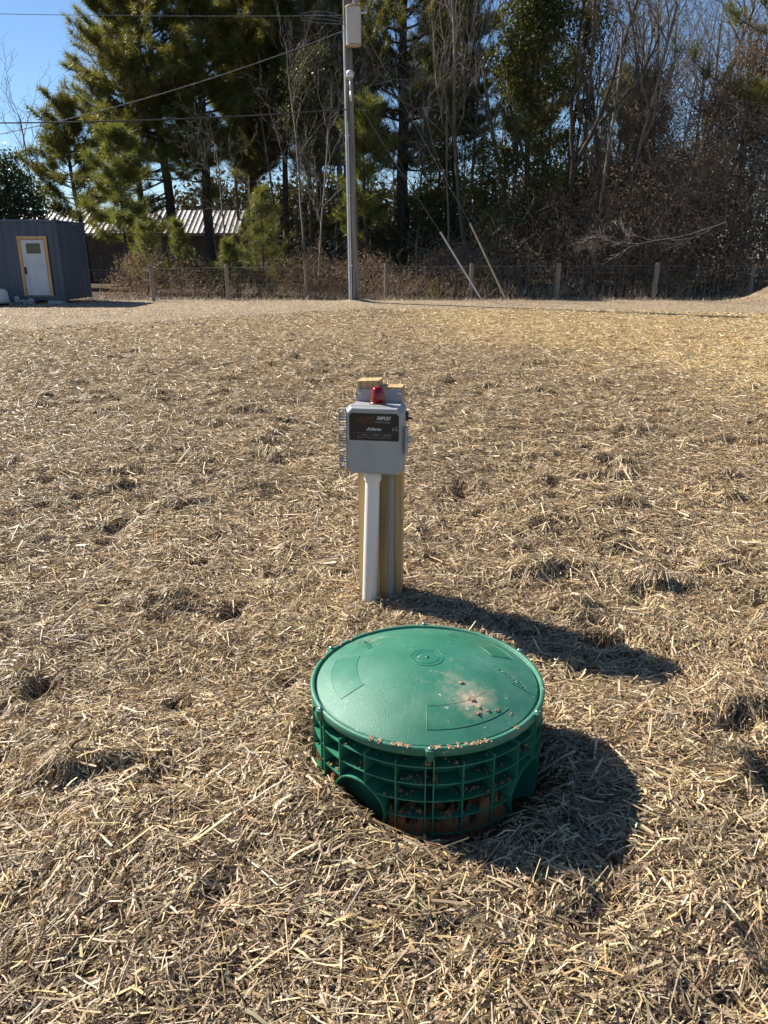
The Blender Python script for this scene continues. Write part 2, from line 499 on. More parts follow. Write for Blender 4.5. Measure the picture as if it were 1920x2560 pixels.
# ------------------------------------------------------------------ riser and lid
def green_material(name, base, dirt=0.0, rough=0.42, grain=0.12):
    m = bpy.data.materials.new(name)
    nt, b = nodes_of(m)
    L = nt.links.new
    tc = nt.nodes.new('ShaderNodeTexCoord')
    def nz(scale, detail=5, rough_=0.6, off=(0, 0, 0)):
        mp = nt.nodes.new('ShaderNodeMapping'); mp.inputs['Location'].default_value = off
        n = nt.nodes.new('ShaderNodeTexNoise'); n.inputs['Scale'].default_value = scale; n.inputs['Detail'].default_value = detail; n.inputs['Roughness'].default_value = rough_
        L(tc.outputs['Object'], mp.inputs[0]); L(mp.outputs[0], n.inputs[0]); return n
    def ramp(src, lo, hi, c0=(0, 0, 0, 1), c1=(1, 1, 1, 1)):
        r_ = nt.nodes.new('ShaderNodeValToRGB'); r_.color_ramp.elements[0].position = lo; r_.color_ramp.elements[1].position = hi
        r_.color_ramp.elements[0].color = c0; r_.color_ramp.elements[1].color = c1
        L(src, r_.inputs[0]); return r_
    def mix(fac, a, c, fixed=None):
        x = nt.nodes.new('ShaderNodeMixRGB')
        if fac is not None: L(fac, x.inputs[0])
        if isinstance(a, tuple): x.inputs[1].default_value = a
        else: L(a, x.inputs[1])
        if isinstance(c, tuple): x.inputs[2].default_value = c
        else: L(c, x.inputs[2])
        return x
    # faint chalky bloom over the moulded plastic
    bloom = ramp(nz(7, 6, 0.65).outputs[0], 0.35, 0.75, (*base, 1), (base[0] * 2.2 + 0.01, base[1] * 1.35 + 0.01, base[2] * 1.5 + 0.01, 1))
    col = bloom.outputs[0]
    b.inputs['Roughness'].default_value = rough
    if dirt > 0:
        # wind-blown sandy dust held in patches on the camera side and along the back left edge, plus specks
        blot = nz(34, 9, 0.78, (3, 1, 0))
        def spot(x, y, r0, r1):
            mp = nt.nodes.new('ShaderNodeVectorMath'); mp.operation = 'DISTANCE'; mp.inputs[1].default_value = (x, y, 0.370)
            L(tc.outputs['Object'], mp.inputs[0])
            mr = nt.nodes.new('ShaderNodeMapRange'); mr.inputs[1].default_value = r1; mr.inputs[2].default_value = r0
            L(mp.outputs['Value'], mr.inputs[0]); return mr
        tot = None
        for (x, y, r0, r1, w) in ((0.115, -0.17, 0.02, 0.11, 1.0), (0.06, -0.10, 0.01, 0.08, 0.7), (0.10, -0.02, 0.0, 0.09, 0.45), (0.20, -0.20, 0.0, 0.07, 0.6), (-0.16, 0.20, 0.0, 0.13, 0.62), (0.20, 0.15, 0.0, 0.10, 0.5), (-0.02, -0.12, 0.0, 0.07, 0.45)):
            sp = spot(x, y, r0, r1)
            ml = nt.nodes.new('ShaderNodeMath'); ml.operation = 'MULTIPLY'; ml.inputs[1].default_value = w
            L(sp.outputs[0], ml.inputs[0])
            if tot is None: tot = ml
            else:
                mx = nt.nodes.new('ShaderNodeMath'); mx.operation = 'MAXIMUM'
                L(tot.outputs[0], mx.inputs[0]); L(ml.outputs[0], mx.inputs[1]); tot = mx
        mm = nt.nodes.new('ShaderNodeMath'); mm.operation = 'MULTIPLY_ADD'; mm.inputs[1].default_value = 0.40
        L(tot.outputs[0], mm.inputs[0]); L(blot.outputs[0], mm.inputs[2])
        thin = ramp(mm.outputs[0], 0.64, 0.92)
        th2 = nt.nodes.new('ShaderNodeMath'); th2.operation = 'MULTIPLY'; th2.inputs[1].default_value = 0.6
        L(thin.outputs[0], th2.inputs[0])
        col = mix(th2.outputs[0], col, (0.38, 0.29, 0.21, 1)).outputs[0]
        thick = ramp(mm.outputs[0], 0.86, 0.95)
        col = mix(thick.outputs[0], col, (0.50, 0.36, 0.24, 1)).outputs[0]
        sp1 = ramp(nz(60, 3, 0.5, (5, 5, 5)).outputs[0], 0.67, 0.71)
        sp2 = ramp(nz(4.5, 4, 0.6, (8, 2, 5)).outputs[0], 0.45, 0.6)
        sm = nt.nodes.new('ShaderNodeMath'); sm.operation = 'MULTIPLY'; L(sp1.outputs[0], sm.inputs[0]); L(sp2.outputs[0], sm.inputs[1])
        sm2 = nt.nodes.new('ShaderNodeMath'); sm2.operation = 'MULTIPLY'; sm2.inputs[1].default_value = 0.75; L(sm.outputs[0], sm2.inputs[0])
        col = mix(sm2.outputs[0], col, (0.55, 0.52, 0.44, 1)).outputs[0]
        # dusty smears dragged across the plastic
        sc = ramp(nz(3.2, 9, 0.75, (1, 7, 2)).outputs[0], 0.48, 0.78)
        s3 = nt.nodes.new('ShaderNodeMath'); s3.operation = 'MULTIPLY'; s3.inputs[1].default_value = 0.42; L(sc.outputs[0], s3.inputs[0])
        col = mix(s3.outputs[0], col, (0.24, 0.38, 0.28, 1)).outputs[0]
        rr = nt.nodes.new('ShaderNodeMapRange'); rr.inputs[3].default_value = rough; rr.inputs[4].default_value = 0.9
        L(th2.outputs[0], rr.inputs[0]); L(rr.outputs[0], b.inputs['Roughness'])
    L(col, b.inputs['Base Color'])
    if grain:
        g = nz(420, 2, 0.5)
        bp = nt.nodes.new('ShaderNodeBump'); bp.inputs['Strength'].default_value = grain; bp.inputs['Distance'].default_value = 0.002
        L(g.outputs[0], bp.inputs['Height']); L(bp.outputs[0], b.inputs['Normal'])
    return m

GREEN = (0.016, 0.140, 0.082)
M_lid = green_material('lid_plastic', GREEN, dirt=1.0, rough=0.46, grain=0.6)
M_emb = green_material('embossed_plastic', (0.014, 0.132, 0.075), dirt=1.0, rough=0.40, grain=0.0)
M_riser = green_material('riser_plastic', (0.015, 0.150, 0.080), rough=0.38, grain=0.0)
M_steel = mat('screw_steel', (0.55, 0.55, 0.56), rough=0.3, metal=1.0)
M_clay = mat('clay', (0.23, 0.115, 0.05), (0.14, 0.066, 0.03), scale=14, rough=0.95, bump=0.9, bscale=90, spec=0.1)
M_clod = mat('dried_clod', (0.42, 0.30, 0.19), (0.30, 0.19, 0.11), scale=30, rough=0.95, bump=0.5, bscale=160, spec=0.1)

RZ, RR, RI = 0.330, 0.338, 0.288
def dome(r): return 0.3265 + 0.071 * (1 - (r / 0.318) ** 2)

def text_mesh(body, size, shear=0.0, spacing=1.0, align='CENTER', bold=0.0):
    cu = bpy.data.curves.new('lettering', 'FONT')
    cu.body = body; cu.size = size; cu.shear = shear; cu.space_character = spacing
    cu.align_x = align; cu.align_y = 'CENTER'; cu.offset = bold; cu.resolution_u = 3
    o = bpy.data.objects.new('lettering', cu); C.objects.link(o)
    dg = bpy.context.evaluated_depsgraph_get()
    me = bpy.data.meshes.new_from_object(o.evaluated_get(dg))
    bpy.data.objects.remove(o); bpy.data.curves.remove(cu)
    return me

def arc_strip(bm, r0, r1, a0, a1, z0, z1, n=10):
    """solid ring segment between radii and heights"""
    rows = []
    for i in range(n + 1):
        a = a0 + (a1 - a0) * i / n
        c, s = math.cos(a), math.sin(a)
        rows.append([bm.verts.new((r * c, r * s, z)) for r, z in ((r0, z0), (r1, z0), (r1, z1), (r0, z1))])
    full = abs(abs(a1 - a0) - 2 * math.pi) < 1e-6
    for A, B in zip(rows, rows[1:]):
        for k in range(4):
            bm.faces.new((A[k], A[(k + 1) % 4], B[(k + 1) % 4], B[k]))
    if not full:
        bm.faces.new(rows[0]); bm.faces.new(list(reversed(rows[-1])))

def build_riser():
    t = empty('septic_riser', (RISER[0], RISER[1], 0))
    tag(t, 'round green plastic riser with ribbed sides set in the straw in the foreground', 'riser')
    sad_z, sad_r = 0.104, 0.086
    saddles = [R(-126 + 90 * k) for k in range(4)]
    screws = [R(-91.5 + 60 * k) for k in range(6)]
    def sad_gap(z):
        d = sad_r ** 2 - (z - sad_z) ** 2
        return math.sqrt(d) / RR if d > 0 else 0
    # inner wall
    bm = bmesh.new()
    lathe(bm, [(RI, -0.12), (RI, 0.31)], 72, cap=False)
    bm_obj('inner_wall', bm, M_riser, t, True)
    # rings, open where the pipe saddles stand
    for z in (0.270, 0.218, 0.166, 0.114, 0.062, 0.010):
        bm = bmesh.new()
        g = sad_gap(z)
        for k in range(4):
            a0 = saddles[k] + g; a1 = saddles[(k + 1) % 4] - g
            if a1 < a0: a1 += 2 * math.pi
            arc_strip(bm, RI + 0.0008, RR - 0.0022, a0, a1, z - 0.0018, z + 0.0018, 22)
        bm_obj('ring', bm, M_riser, t)
    # upright ribs
    def rib(a, zt, out=RR, w=0.0032):
        bm = bmesh.new()
        spans = [(-0.05, zt)]
        for s in saddles:
            da = (a - s + math.pi) % (2 * math.pi) - math.pi
            if abs(da) * RR < sad_r - 0.004:
                zz = sad_z + math.sqrt(sad_r ** 2 - (da * RR) ** 2)
                spans = [(zz + 0.001, zt)] if zz < zt else []
        for (z0, z1) in spans:
            box(bm, RI + 0.0012, out, -w / 2, w / 2, z0, z1)
        bmesh.ops.rotate(bm, cent=(0, 0, 0), matrix=Matrix.Rotation(a, 3, 'Z'), verts=bm.verts)
        bm_obj('rib', bm, M_riser, t)
    for s in screws:
        for off in (-0.0105, 0.0105): rib(s + off / RR, 0.296)
        for k in (1, 2, 3): rib(s + R(15 * k), 0.284)
    # pipe saddles
    for s in saddles:
        bm = bmesh.new()
        N = 28
        c0 = []
        for (rad, out) in ((sad_r, RI - 0.004), (sad_r, RR + 0.0015), (sad_r - 0.004, RR + 0.0015), (sad_r - 0.004, RI + 0.006)):
            ring = []
            for i in range(N):
                a = 2 * math.pi * i / N
                yy = rad * math.cos(a); zz = sad_z + rad * math.sin(a)
                xx = math.sqrt(max(out ** 2 - yy ** 2, 0.0))
                ring.append(bm.verts.new((xx, yy, zz)))
            c0.append(ring)
        for A, B in zip(c0, c0[1:]):
            for i in range(N): bm.faces.new((A[i], A[(i + 1) % N], B[(i + 1) % N], B[i]))
        bm.faces.new(list(reversed(c0[-1])))
        bmesh.ops.rotate(bm, cent=(0, 0, 0), matrix=Matrix.Rotation(s, 3, 'Z'), verts=bm.verts)
        bm_obj('pipe_saddle', bm, M_riser, t, False)
    # soil caught between the ribs
    r = np.random.default_rng(3)
    nth, nr = 360, 7
    th = np.linspace(0, 2 * math.pi, nth, endpoint=False)
    rad = np.linspace(RI - 0.004, RR - 0.006, nr)
    TH, RD = np.meshgrid(th, rad, indexing='ij')
    lev = 0.075 + 0.06 * noise(np.cos(TH) * 3 + 5, np.sin(TH) * 3) + 0.05 * noise(TH * 9, RD * 30) + 0.04 * noise(TH * 40, RD * 160) + 0.015 * noise(TH * 90, RD * 300)
    lev = lev * (0.75 + 0.5 * (np.sin(TH + 0.3) < 0)) 
    sd_ = np.min([np.abs(np.mod(TH - q + math.pi, 2 * math.pi) - math.pi) for q in saddles], axis=0)
    lev = np.clip(lev + 0.045 * np.clip(-np.sin(TH + 0.5), 0, 1), 0.01, 0.20)
    lev = np.where(sd_ * RR < sad_r + 0.004, 0.03 + 0.25 * (lev - 0.03) * sstep(0.02, 0.09, sd_ * RR), lev) - 0.55 * (RD - RI) * (1 + noise(TH * 17, RD * 20))
    V = np.stack([RD * np.cos(TH), RD * np.sin(TH), lev], -1).reshape(-1, 3)
    rim = np.stack([(rad[-1] + 0.002) * np.cos(th), (rad[-1] + 0.002) * np.sin(th), np.full(nth, -0.08)], -1)
    V = np.concatenate([V, rim])
    i = np.arange(nth)[:, None]; j = np.arange(nr - 1)[None, :]
    F = np.stack([i * nr + j, i * nr + j + 1, ((i + 1) % nth) * nr + j + 1, ((i + 1) % nth) * nr + j], -1).reshape(-1, 4)
    i = np.arange(nth)
    F2 = np.stack([i * nr + nr - 1, nth * nr + i, nth * nr + (i + 1) % nth, ((i + 1) % nth) * nr + nr - 1], -1)
    o = np_obj('trapped_soil', V, np.concatenate([F, F2]), M_clay, t, False); o['kind'] = 'stuff'
    # crumbs on rings and soil
    ico = bmesh.new(); bmesh.ops.create_icosphere(ico, subdivisions=1, radius=1.0)
    iv = np.array([v.co[:] for v in ico.verts]); ifc = np.array([[v.index for v in f.verts] for f in ico.faces]); ico.free()
    parts = []
    levels = [0.272, 0.220, 0.168, 0.116, 0.064]
    for _ in range(2400):
        a = r.uniform(0, 2 * math.pi); rr_ = r.uniform(RI + 0.006, RR - 0.006)
        p = [0.06, 0.18, 0.30, 0.28, 0.18]
        z = levels[r.choice(5, p=p)]
        d = abs(((a - saddles[0]) % (math.pi / 2) + math.pi / 4) % (math.pi / 2) - math.pi / 4)
        if math.hypot(d * RR, z - sad_z) < sad_r + 0.012: continue
        s_ = float(np.clip(np.exp(r.normal(math.log(0.0030), 0.5)), 0.0012, 0.011))
        if noise(np.array([a * 3.1]), np.array([z * 40]))[0] < -0.05: continue
        v = iv * s_ * r.uniform(0.65, 1.25, (len(iv), 1)) * np.array([1, 1, 0.75])
        v = v + np.array([rr_ * math.cos(a), rr_ * math.sin(a), z + s_ * 0.45])
        parts.append((v, ifc))
    V, F = merge(parts)
    o = np_obj('soil_crumbs', V, F, mat('ring_soil', (0.27, 0.165, 0.09), (0.19, 0.105, 0.052), scale=40, rough=0.95), t, False); o['kind'] = 'stuff'

    # ---- lid
    lid = empty('riser_lid', (RISER[0], RISER[1], 0))
    tag(lid, 'domed green plastic lid screwed on top of the ribbed riser, sandy stains', 'lid')
    bm = bmesh.new()
    prof = [(0.315, 0.303), (0.3345, 0.303), (0.3385, 0.307), (RR + 0.002, RZ - 0.004), (RR - 0.001, RZ), (0.3290, RZ), (0.3275, RZ - 0.002), (0.3262, 0.318), (0.3215, 0.317), (0.3205, 0.3255), (0.318, dome(0.318))]
    prof += [(0.318 * (1 - k / 20), dome(0.318 * (1 - k / 20))) for k in range(1, 20)] + [(0.0005, dome(0))]
    lathe(bm, prof, 128, cap=False)
    bm_obj('dome', bm, M_lid, lid, True)
    # embossed warning panels (smooth patches with a moulded border)
    def patch(a0, a1, r0, r1, lift, na=24, nr=6):
        V, F = [], []
        for i in range(na + 1):
            a = a0 + (a1 - a0) * i / na
            for j in range(nr + 1):
                r_ = r0 + (r1 - r0) * j / nr
                V.append((r_ * math.cos(a), r_ * math.sin(a), dome(r_) + lift))
        for i in range(na):
            for j in range(nr):
                q = i * (nr + 1) + j
                F.append((q, q + 1, q + nr + 2, q + nr + 1))
        return np.array(V), np.array(F)
    def line(pts, w=0.0008):
        P = np.array([(x, y, dome(math.hypot(x, y)) + 0.0006) for x, y in pts])
        return polytube(P, w, 5)
    def pol(r_, a): return (r_ * math.cos(a), r_ * math.sin(a))
    for c, half in ((186, 23), (-67, 26), (42, 25)):
        a0, a1 = R(c - half), R(c + half)
        V, F = patch(a0, a1, 0.205, 0.278, 0.0007)
        p = np_obj('warning_panel', V, F, M_emb, lid, True)
        ed = [line([pol(0.205, a0 + (a1 - a0) * k / 20) for k in range(21)]), line([pol(0.278, a0 + (a1 - a0) * k / 20) for k in range(21)]),
              line([pol(0.205 + 0.073 * k / 4, a0) for k in range(5)]), line([pol(0.205 + 0.073 * k / 4, a1) for k in range(5)])]
        V, F = merge(ed)
        np_obj('border', V, F, M_emb, p, False)
    # centre medallion: two rings, a ring of raised letters and a boss
    V, F = patch(0, 2 * math.pi, 0.001, 0.047, 0.0005, 48, 4)
    med = np_obj('medallion', V, F, M_emb, lid, True)
    for rr_ in (0.047, 0.034):
        V, F = line([pol(rr_, 2 * math.pi * k / 48) for k in range(49)], 0.0009)
        np_obj('border', V, F, M_emb, med)
    bm = bmesh.new(); lathe(bm, [(0.006, dome(0)), (0.005, dome(0) + 0.0025), (0.001, dome(0) + 0.003)], 14)
    bm_obj('boss', bm, M_emb, med, True)
    def emboss(body, size, fn, parent, lift=0.0014):
        me = text_mesh(body, size, bold=0.0003)
        for v in me.vertices:
            x, y = fn(v.co.x, v.co.y)
            v.co = (x, y, dome(math.hypot(x, y)) + lift)
        me.materials.clear(); me.materials.append(M_emb)
        bpy_o = bpy.data.objects.new('lettering', me); link(bpy_o, parent)
        m_ = bpy_o.modifiers.new('thick', 'SOLIDIFY'); m_.thickness = 0.0016; m_.offset = 0
    # arrows pointing at the safety screws
    for k, a_mid in ((0, -9), (1, 140)):
        A = Vector(pol(0.195, R(a_mid + 8))); B = Vector(pol(0.300, R(a_mid - 9)))
        d = (B - A).normalized(); n = Vector((-d.y, d.x)); ln = (B - A).length
        pts = [A + n * 0.008, A - n * 0.008, A + d * ln * 0.62 - n * 0.008, A + d * ln * 0.62 - n * 0.019, B, A + d * ln * 0.62 + n * 0.019, A + d * ln * 0.62 + n * 0.008]
        bm = bmesh.new()
        vs = [bm.verts.new((p.x, p.y, 0)) for p in pts]
        bm.faces.new(vs)
        bmesh.ops.triangulate(bm, faces=bm.faces)
        bmesh.ops.subdivide_edges(bm, edges=bm.edges, cuts=3, use_grid_fill=True)
        for v in bm.verts: v.co.z = dome(math.hypot(v.co.x, v.co.y)) + 0.0006
        ar = bm_obj('arrow', bm, M_emb, lid, True)
        loop = []
        for p, q in zip(pts, pts[1:] + pts[:1]):
            loop += [tuple(p.lerp(q, t_)) for t_ in (0, 0.34, 0.67)]
        V, F = line(loop + [tuple(pts[0])], 0.0008)
        np_obj('border', V, F, M_emb, ar)
        mid = A + d * ln * 0.46
        emboss('SAFETY SCREW', 0.0125, lambda x, y, mid=mid, d=d, n=n: (mid.x - d.x * x - n.x * y, mid.y - d.y * x - n.y * y), ar)
    # screws in their bosses
    for s in screws:
        c = Vector((0.3405 * math.cos(s), 0.3405 * math.sin(s)))
        bm = bmesh.new(); lathe(bm, [(0.0075, RZ - 0.034), (0.0105, RZ - 0.026), (0.0125, RZ - 0.008), (0.0125, RZ - 0.001), (0.0110, RZ + 0.0006)], 16, c.x, c.y)
        bo = bm_obj('screw_boss', bm, M_lid, lid)
        bm = bmesh.new(); lathe(bm, [(0.0062, RZ + 0.0008), (0.0062, RZ + 0.0035), (0.0048, RZ + 0.0055), (0.002, RZ + 0.006)], 12, c.x, c.y)
        bm_obj('screw', bm, M_steel, bo, True)
    # dried clods lying on the lid and its rim
    r = np.random.default_rng(9)
    def clod_patch(name, spots):
        parts = []
        for (x, y, z, sx, sy, sz, n) in spots:
            for _ in range(n):
                s_ = r.uniform(0.35, 1.0)
                v = iv * np.array([sx, sy, sz]) * s_ * r.uniform(0.6, 1.3, (len(iv), 1))
                a = r.uniform(0, 6.28); ca, sa = math.cos(a), math.sin(a)
                parts.append((v + np.array([x + r.normal(0, sx * 0.9), y + r.normal(0, sy * 0.9), z]), ifc))
        V, F = merge(parts); o = np_obj(name, V, F, M_clod, lid); o['kind'] = 'stuff'
    sp = []
    for (a, n_) in ((-118, 4), (-114, 5), (-101, 4), (-91, 3), (-83, 4), (-75, 5), (-66, 4), (-107, 5), (-104, 7), (-88, 6), (-79, 5), (-72, 7), (-69, 6), (160, 5), (143, 6), (135, 5), (120, 5), (-48, 3)):
        sp.append((0.333 * math.cos(R(a)), 0.333 * math.sin(R(a)), RZ + 0.0003, 0.0042, 0.0042, 0.0018, n_ * 4))
    for (x, y, n_, s_) in ((0.112, -0.175, 12, 0.0055), (0.128, -0.198, 16, 0.0035), (0.150, -0.205, 14, 0.0035), (0.088, -0.115, 9, 0.0045), (0.125, -0.215, 6, 0.005), (0.175, -0.195, 5, 0.004), (0.215, -0.200, 3, 0.004)):
        sp.append((x, y, dome(math.hypot(x, y)) + 0.001, s_, s_, s_ * 0.55, n_))
    clod_patch('dried_clods', sp)
build_riser()

# ------------------------------------------------------------------ control panel on its timber post
def wood_material(name, c1, c2, c3, ring=26, tilt=0.0):
    m = bpy.data.materials.new(name)
    nt, b = nodes_of(m); L = nt.links.new
    tc = nt.nodes.new('ShaderNodeTexCoord')
    mp = nt.nodes.new('ShaderNodeMapping'); mp.inputs['Scale'].default_value = (1, 1, 0.045); mp.inputs['Rotation'].default_value = (tilt, 0, 0)
    L(tc.outputs['Object'], mp.inputs[0])
    nz = nt.nodes.new('ShaderNodeTexNoise'); nz.inputs['Scale'].default_value = ring; nz.inputs['Detail'].default_value = 8; nz.inputs['Roughness'].default_value = 0.7
    L(mp.outputs[0], nz.inputs[0])
    wv = nt.nodes.new('ShaderNodeTexWave'); wv.inputs['Scale'].default_value = ring * 0.35; wv.inputs['Distortion'].default_value = 14.0; wv.inputs['Detail'].default_value = 3; wv.inputs['Detail Scale'].default_value = 1.2
    L(mp.outputs[0], wv.inputs[0])
    ml = nt.nodes.new('ShaderNodeMixRGB'); ml.inputs[0].default_value = 0.28
    L(nz.outputs[0], ml.inputs[1]); L(wv.outputs[0], ml.inputs[2])
    cr = nt.nodes.new('ShaderNodeValToRGB')
    e = cr.color_ramp.elements
    e[0].position = 0.25; e[0].color = (*c1, 1); e[1].position = 0.8; e[1].color = (*c3, 1)
    k = e.new(0.5); k.color = (*c2, 1)
    L(ml.outputs[0], cr.inputs[0])
    # knots
    vo = nt.nodes.new('ShaderNodeTexVoronoi'); vo.inputs['Scale'].default_value = 7.5
    mp2 = nt.nodes.new('ShaderNodeMapping'); mp2.inputs['Scale'].default_value = (1, 1, 0.8); mp2.inputs['Location'].default_value = (0.4, 0.3, 0.2)
    L(tc.outputs['Object'], mp2.inputs[0]); L(mp2.outputs[0], vo.inputs[0])
    kr = nt.nodes.new('ShaderNodeValToRGB'); kr.color_ramp.elements[0].position = 0.07; kr.color_ramp.elements[0].color = (1, 1, 1, 1); kr.color_ramp.elements[1].position = 0.15; kr.color_ramp.elements[1].color = (0, 0, 0, 1)
    L(vo.outputs['Distance'], kr.inputs[0])
    mx = nt.nodes.new('ShaderNodeMixRGB'); L(kr.outputs[0], mx.inputs[0]); L(cr.outputs[0], mx.inputs[1]); mx.inputs[2].default_value = (c1[0] * 0.4, c1[1] * 0.35, c1[2] * 0.3, 1)
    L(mx.outputs[0], b.inputs['Base Color'])
    b.inputs['Roughness'].default_value = 0.75; b.inputs['Specular IOR Level'].default_value = 0.25
    bp = nt.nodes.new('ShaderNodeBump'); bp.inputs['Strength'].default_value = 0.35; bp.inputs['Distance'].default_value = 0.003
    L(ml.outputs[0], bp.inputs['Height']); L(bp.outputs[0], b.inputs['Normal'])
    return m

M_timber = wood_material('yellow_pine', (0.34, 0.215, 0.095), (0.48, 0.33, 0.155), (0.58, 0.43, 0.225))
M_encl = mat('grey_fibreglass', (0.31, 0.315, 0.31), (0.37, 0.372, 0.36), scale=9, rough=0.42, bump=0.05, bscale=200)
M_black = mat('label_black', (0.012, 0.012, 0.012), rough=0.35)
M_blackp = mat('black_plastic', (0.015, 0.015, 0.015), rough=0.5)
M_orange = mat('print_orange', (0.085, 0.030, 0.010), rough=0.4)
M_white = mat('print_white', (0.62, 0.62, 0.62), rough=0.4)
M_greyp = mat('print_grey', (0.20, 0.20, 0.20), rough=0.4)
M_blue = mat('print_blue', (0.05, 0.09, 0.24), rough=0.4)
M_pvc = mat('white_pvc', (0.72, 0.70, 0.66), (0.60, 0.57, 0.52), scale=5, rough=0.35, stretch=(1, 1, 0.3), lo=0.45, hi=0.8)
M_gpvc = mat('grey_pvc', (0.20, 0.215, 0.215), (0.25, 0.26, 0.255), scale=8, rough=0.45, stretch=(1, 1, 0.2))

def beacon_material():
    m = bpy.data.materials.new('red_lens')
    nt, b = nodes_of(m)
    b.inputs['Base Color'].default_value = (0.36, 0.006, 0.010, 1)
    b.inputs['Roughness'].default_value = 0.12
    b.inputs['Transmission Weight'].default_value = 0.35
    b.inputs['IOR'].default_value = 1.45
    return m

YAW = R(-8.7)
def build_panel():
    ox, oy = POST
    # timber post of two lengths side by side
    t = empty('timber_post', (ox, oy, 0), YAW)
    tag(t, 'short post of two yellow pine timbers carrying the grey control panel', 'post')
    for (x0, x1, top) in ((-0.098, 0.0015, 0.995), (0.0035, 0.099, 0.972)):
        bm = bmesh.new(); box(bm, x0, x1, 0.004, 0.093, -0.08, top, 0.003)
        for v in bm.verts:
            if v.co.z > 0.9: v.co.z += 0.05 * (v.co.x - x0) * (1 if x0 < 0 else 0.3)
        bm_obj('timber', bm, M_timber, t)
    # enclosure
    p = empty('control_panel', (ox, oy, 0.625), YAW)
    tag(p, 'grey pump control panel with black label and red alarm light on timber post', 'control panel')
    def chamfer_box(bm, x0, x1, y0, y1, z0, z1, c, bev=0.0, inset=0.0):
        pts = [(x0 + c, z0), (x1 - c, z0), (x1, z0 + c), (x1, z1 - c), (x1 - c, z1), (x0 + c, z1), (x0, z1 - c), (x0, z0 + c)]
        mx_, mz_ = (x0 + x1) / 2, (z0 + z1) / 2
        fr = [bm.verts.new((x - inset * (x - mx_) / ((x1 - x0) / 2), y0, z - inset * (z - mz_) / ((z1 - z0) / 2))) for x, z in pts]; bk = [bm.verts.new((x, y1, z)) for x, z in pts]
        f1 = bm.faces.new(fr); f2 = bm.faces.new(list(reversed(bk)))
        n = len(pts)
        for i in range(n): bm.faces.new((fr[i], bk[i], bk[(i + 1) % n], fr[(i + 1) % n]))
        if bev: bmesh.ops.bevel(bm, geom=list(f1.edges), offset=bev, segments=3, affect='EDGES')
    bm = bmesh.new(); chamfer_box(bm, -0.118, 0.118, -0.107, -0.004, 0.0, 0.285, 0.018)
    bm_obj('body', bm, M_encl, p)
    bm = bmesh.new(); chamfer_box(bm, -0.1265, 0.1265, -0.120, -0.108, -0.006, 0.291, 0.022, 0.0012, 0.003)
    bm_obj('door_flange', bm, M_encl, p)
    bm = bmesh.new(); chamfer_box(bm, -0.119, 0.119, -0.143, -0.1205, -0.001, 0.287, 0.019, 0.0018, 0.0075)
    door = bm_obj('door', bm, M_encl, p)
    # mounting flange with screws
    bm = bmesh.new(); chamfer_box(bm, -0.100, 0.100, -0.0035, 0.0035, 0.20, 0.338, 0.012)
    bm_obj('mounting_flange', bm, M_encl, p)
    for x in (-0.085, 0.085):
        bm = bmesh.new(); lathe(bm, [(0.0085, -0.0038), (0.0085, -0.006), (0.006, -0.0075)], 14, x, 0.322, axis='Y')
        bm_obj('screw', bm, M_steel, p)
    # hinges: three louvred knuckles on the left
    for zc in (0.058, 0.148, 0.238):
        h = None
        bm = bmesh.new(); box(bm, -0.152, -0.149, -0.126, -0.102, zc - 0.038, zc + 0.036)
        for z in (-0.036, -0.012, -0.001, 0.011, 0.034): box(bm, -0.1488, -0.1268, -0.124, -0.104, zc + z - 0.0022, zc + z + 0.0022)
        bm_obj('hinge', bm, M_encl, p)
    # latch and toggle switch on the right
    bm = bmesh.new(); box(bm, 0.1268, 0.139, -0.130, -0.100, 0.090, 0.205, 0.003)
    la = bm_obj('latch', bm, M_encl, p)
    bm = bmesh.new(); box(bm, 0.1392, 0.156, -0.128, -0.114, 0.142, 0.166, 0.002)
    bm_obj('hasp', bm, M_encl, la)
    bm = bmesh.new(); lathe(bm, [(0.0045, -0.1285), (0.0045, -0.131), (0.002, -0.132)], 10, 0.148, 0.154, axis='Y')
    bm_obj('screw', bm, M_steel, la)
    bm = bmesh.new(); box(bm, 0.1183, 0.134, -0.080, -0.052, 0.222, 0.258, 0.003)
    sw = bm_obj('switch', bm, M_blackp, p)
    bm = bmesh.new(); box(bm, 0.1343, 0.150, -0.069, -0.061, 0.226, 0.234, 0.002)
    bm_obj('toggle', bm, M_blackp, sw)
    # alarm light
    bm = bmesh.new(); lathe(bm, [(0.0345, 0.2855), (0.0345, 0.293), (0.0315, 0.297), (0.030, 0.2975)], 28, 0.004, -0.068)
    be = bm_obj('beacon_base', bm, mat('amber_collar', (0.16, 0.055, 0.018), rough=0.25), p, True)
    bm = bmesh.new(); lathe(bm, [(0.0305, 0.2978), (0.0295, 0.312), (0.0265, 0.334), (0.0235, 0.350), (0.019, 0.357), (0.009, 0.361), (0.001, 0.362)], 28, 0.004, -0.068)
    bm_obj('beacon_lens', bm, beacon_material(), be, True)
    # label
    yf = -0.1433
    bm = bmesh.new()
    x0, x1, z0, z1, c = -0.104, 0.104, 0.147, 0.262, 0.010
    vs = [bm.verts.new((x, yf, z)) for x, z in ((x0, z0), (x1, z0), (x1, z1 - c), (x1 - c, z1), (x0 + c, z1), (x0, z1 - c))]
    bm.faces.new(vs)
    ex = bmesh.ops.extrude_face_region(bm, geom=bm.faces[:])
    for v in ex['geom']:
        if isinstance(v, bmesh.types.BMVert): v.co.y -= 0.0006
    lab = bm_obj('label', bm, M_black, p)
    yt = yf - 0.0010
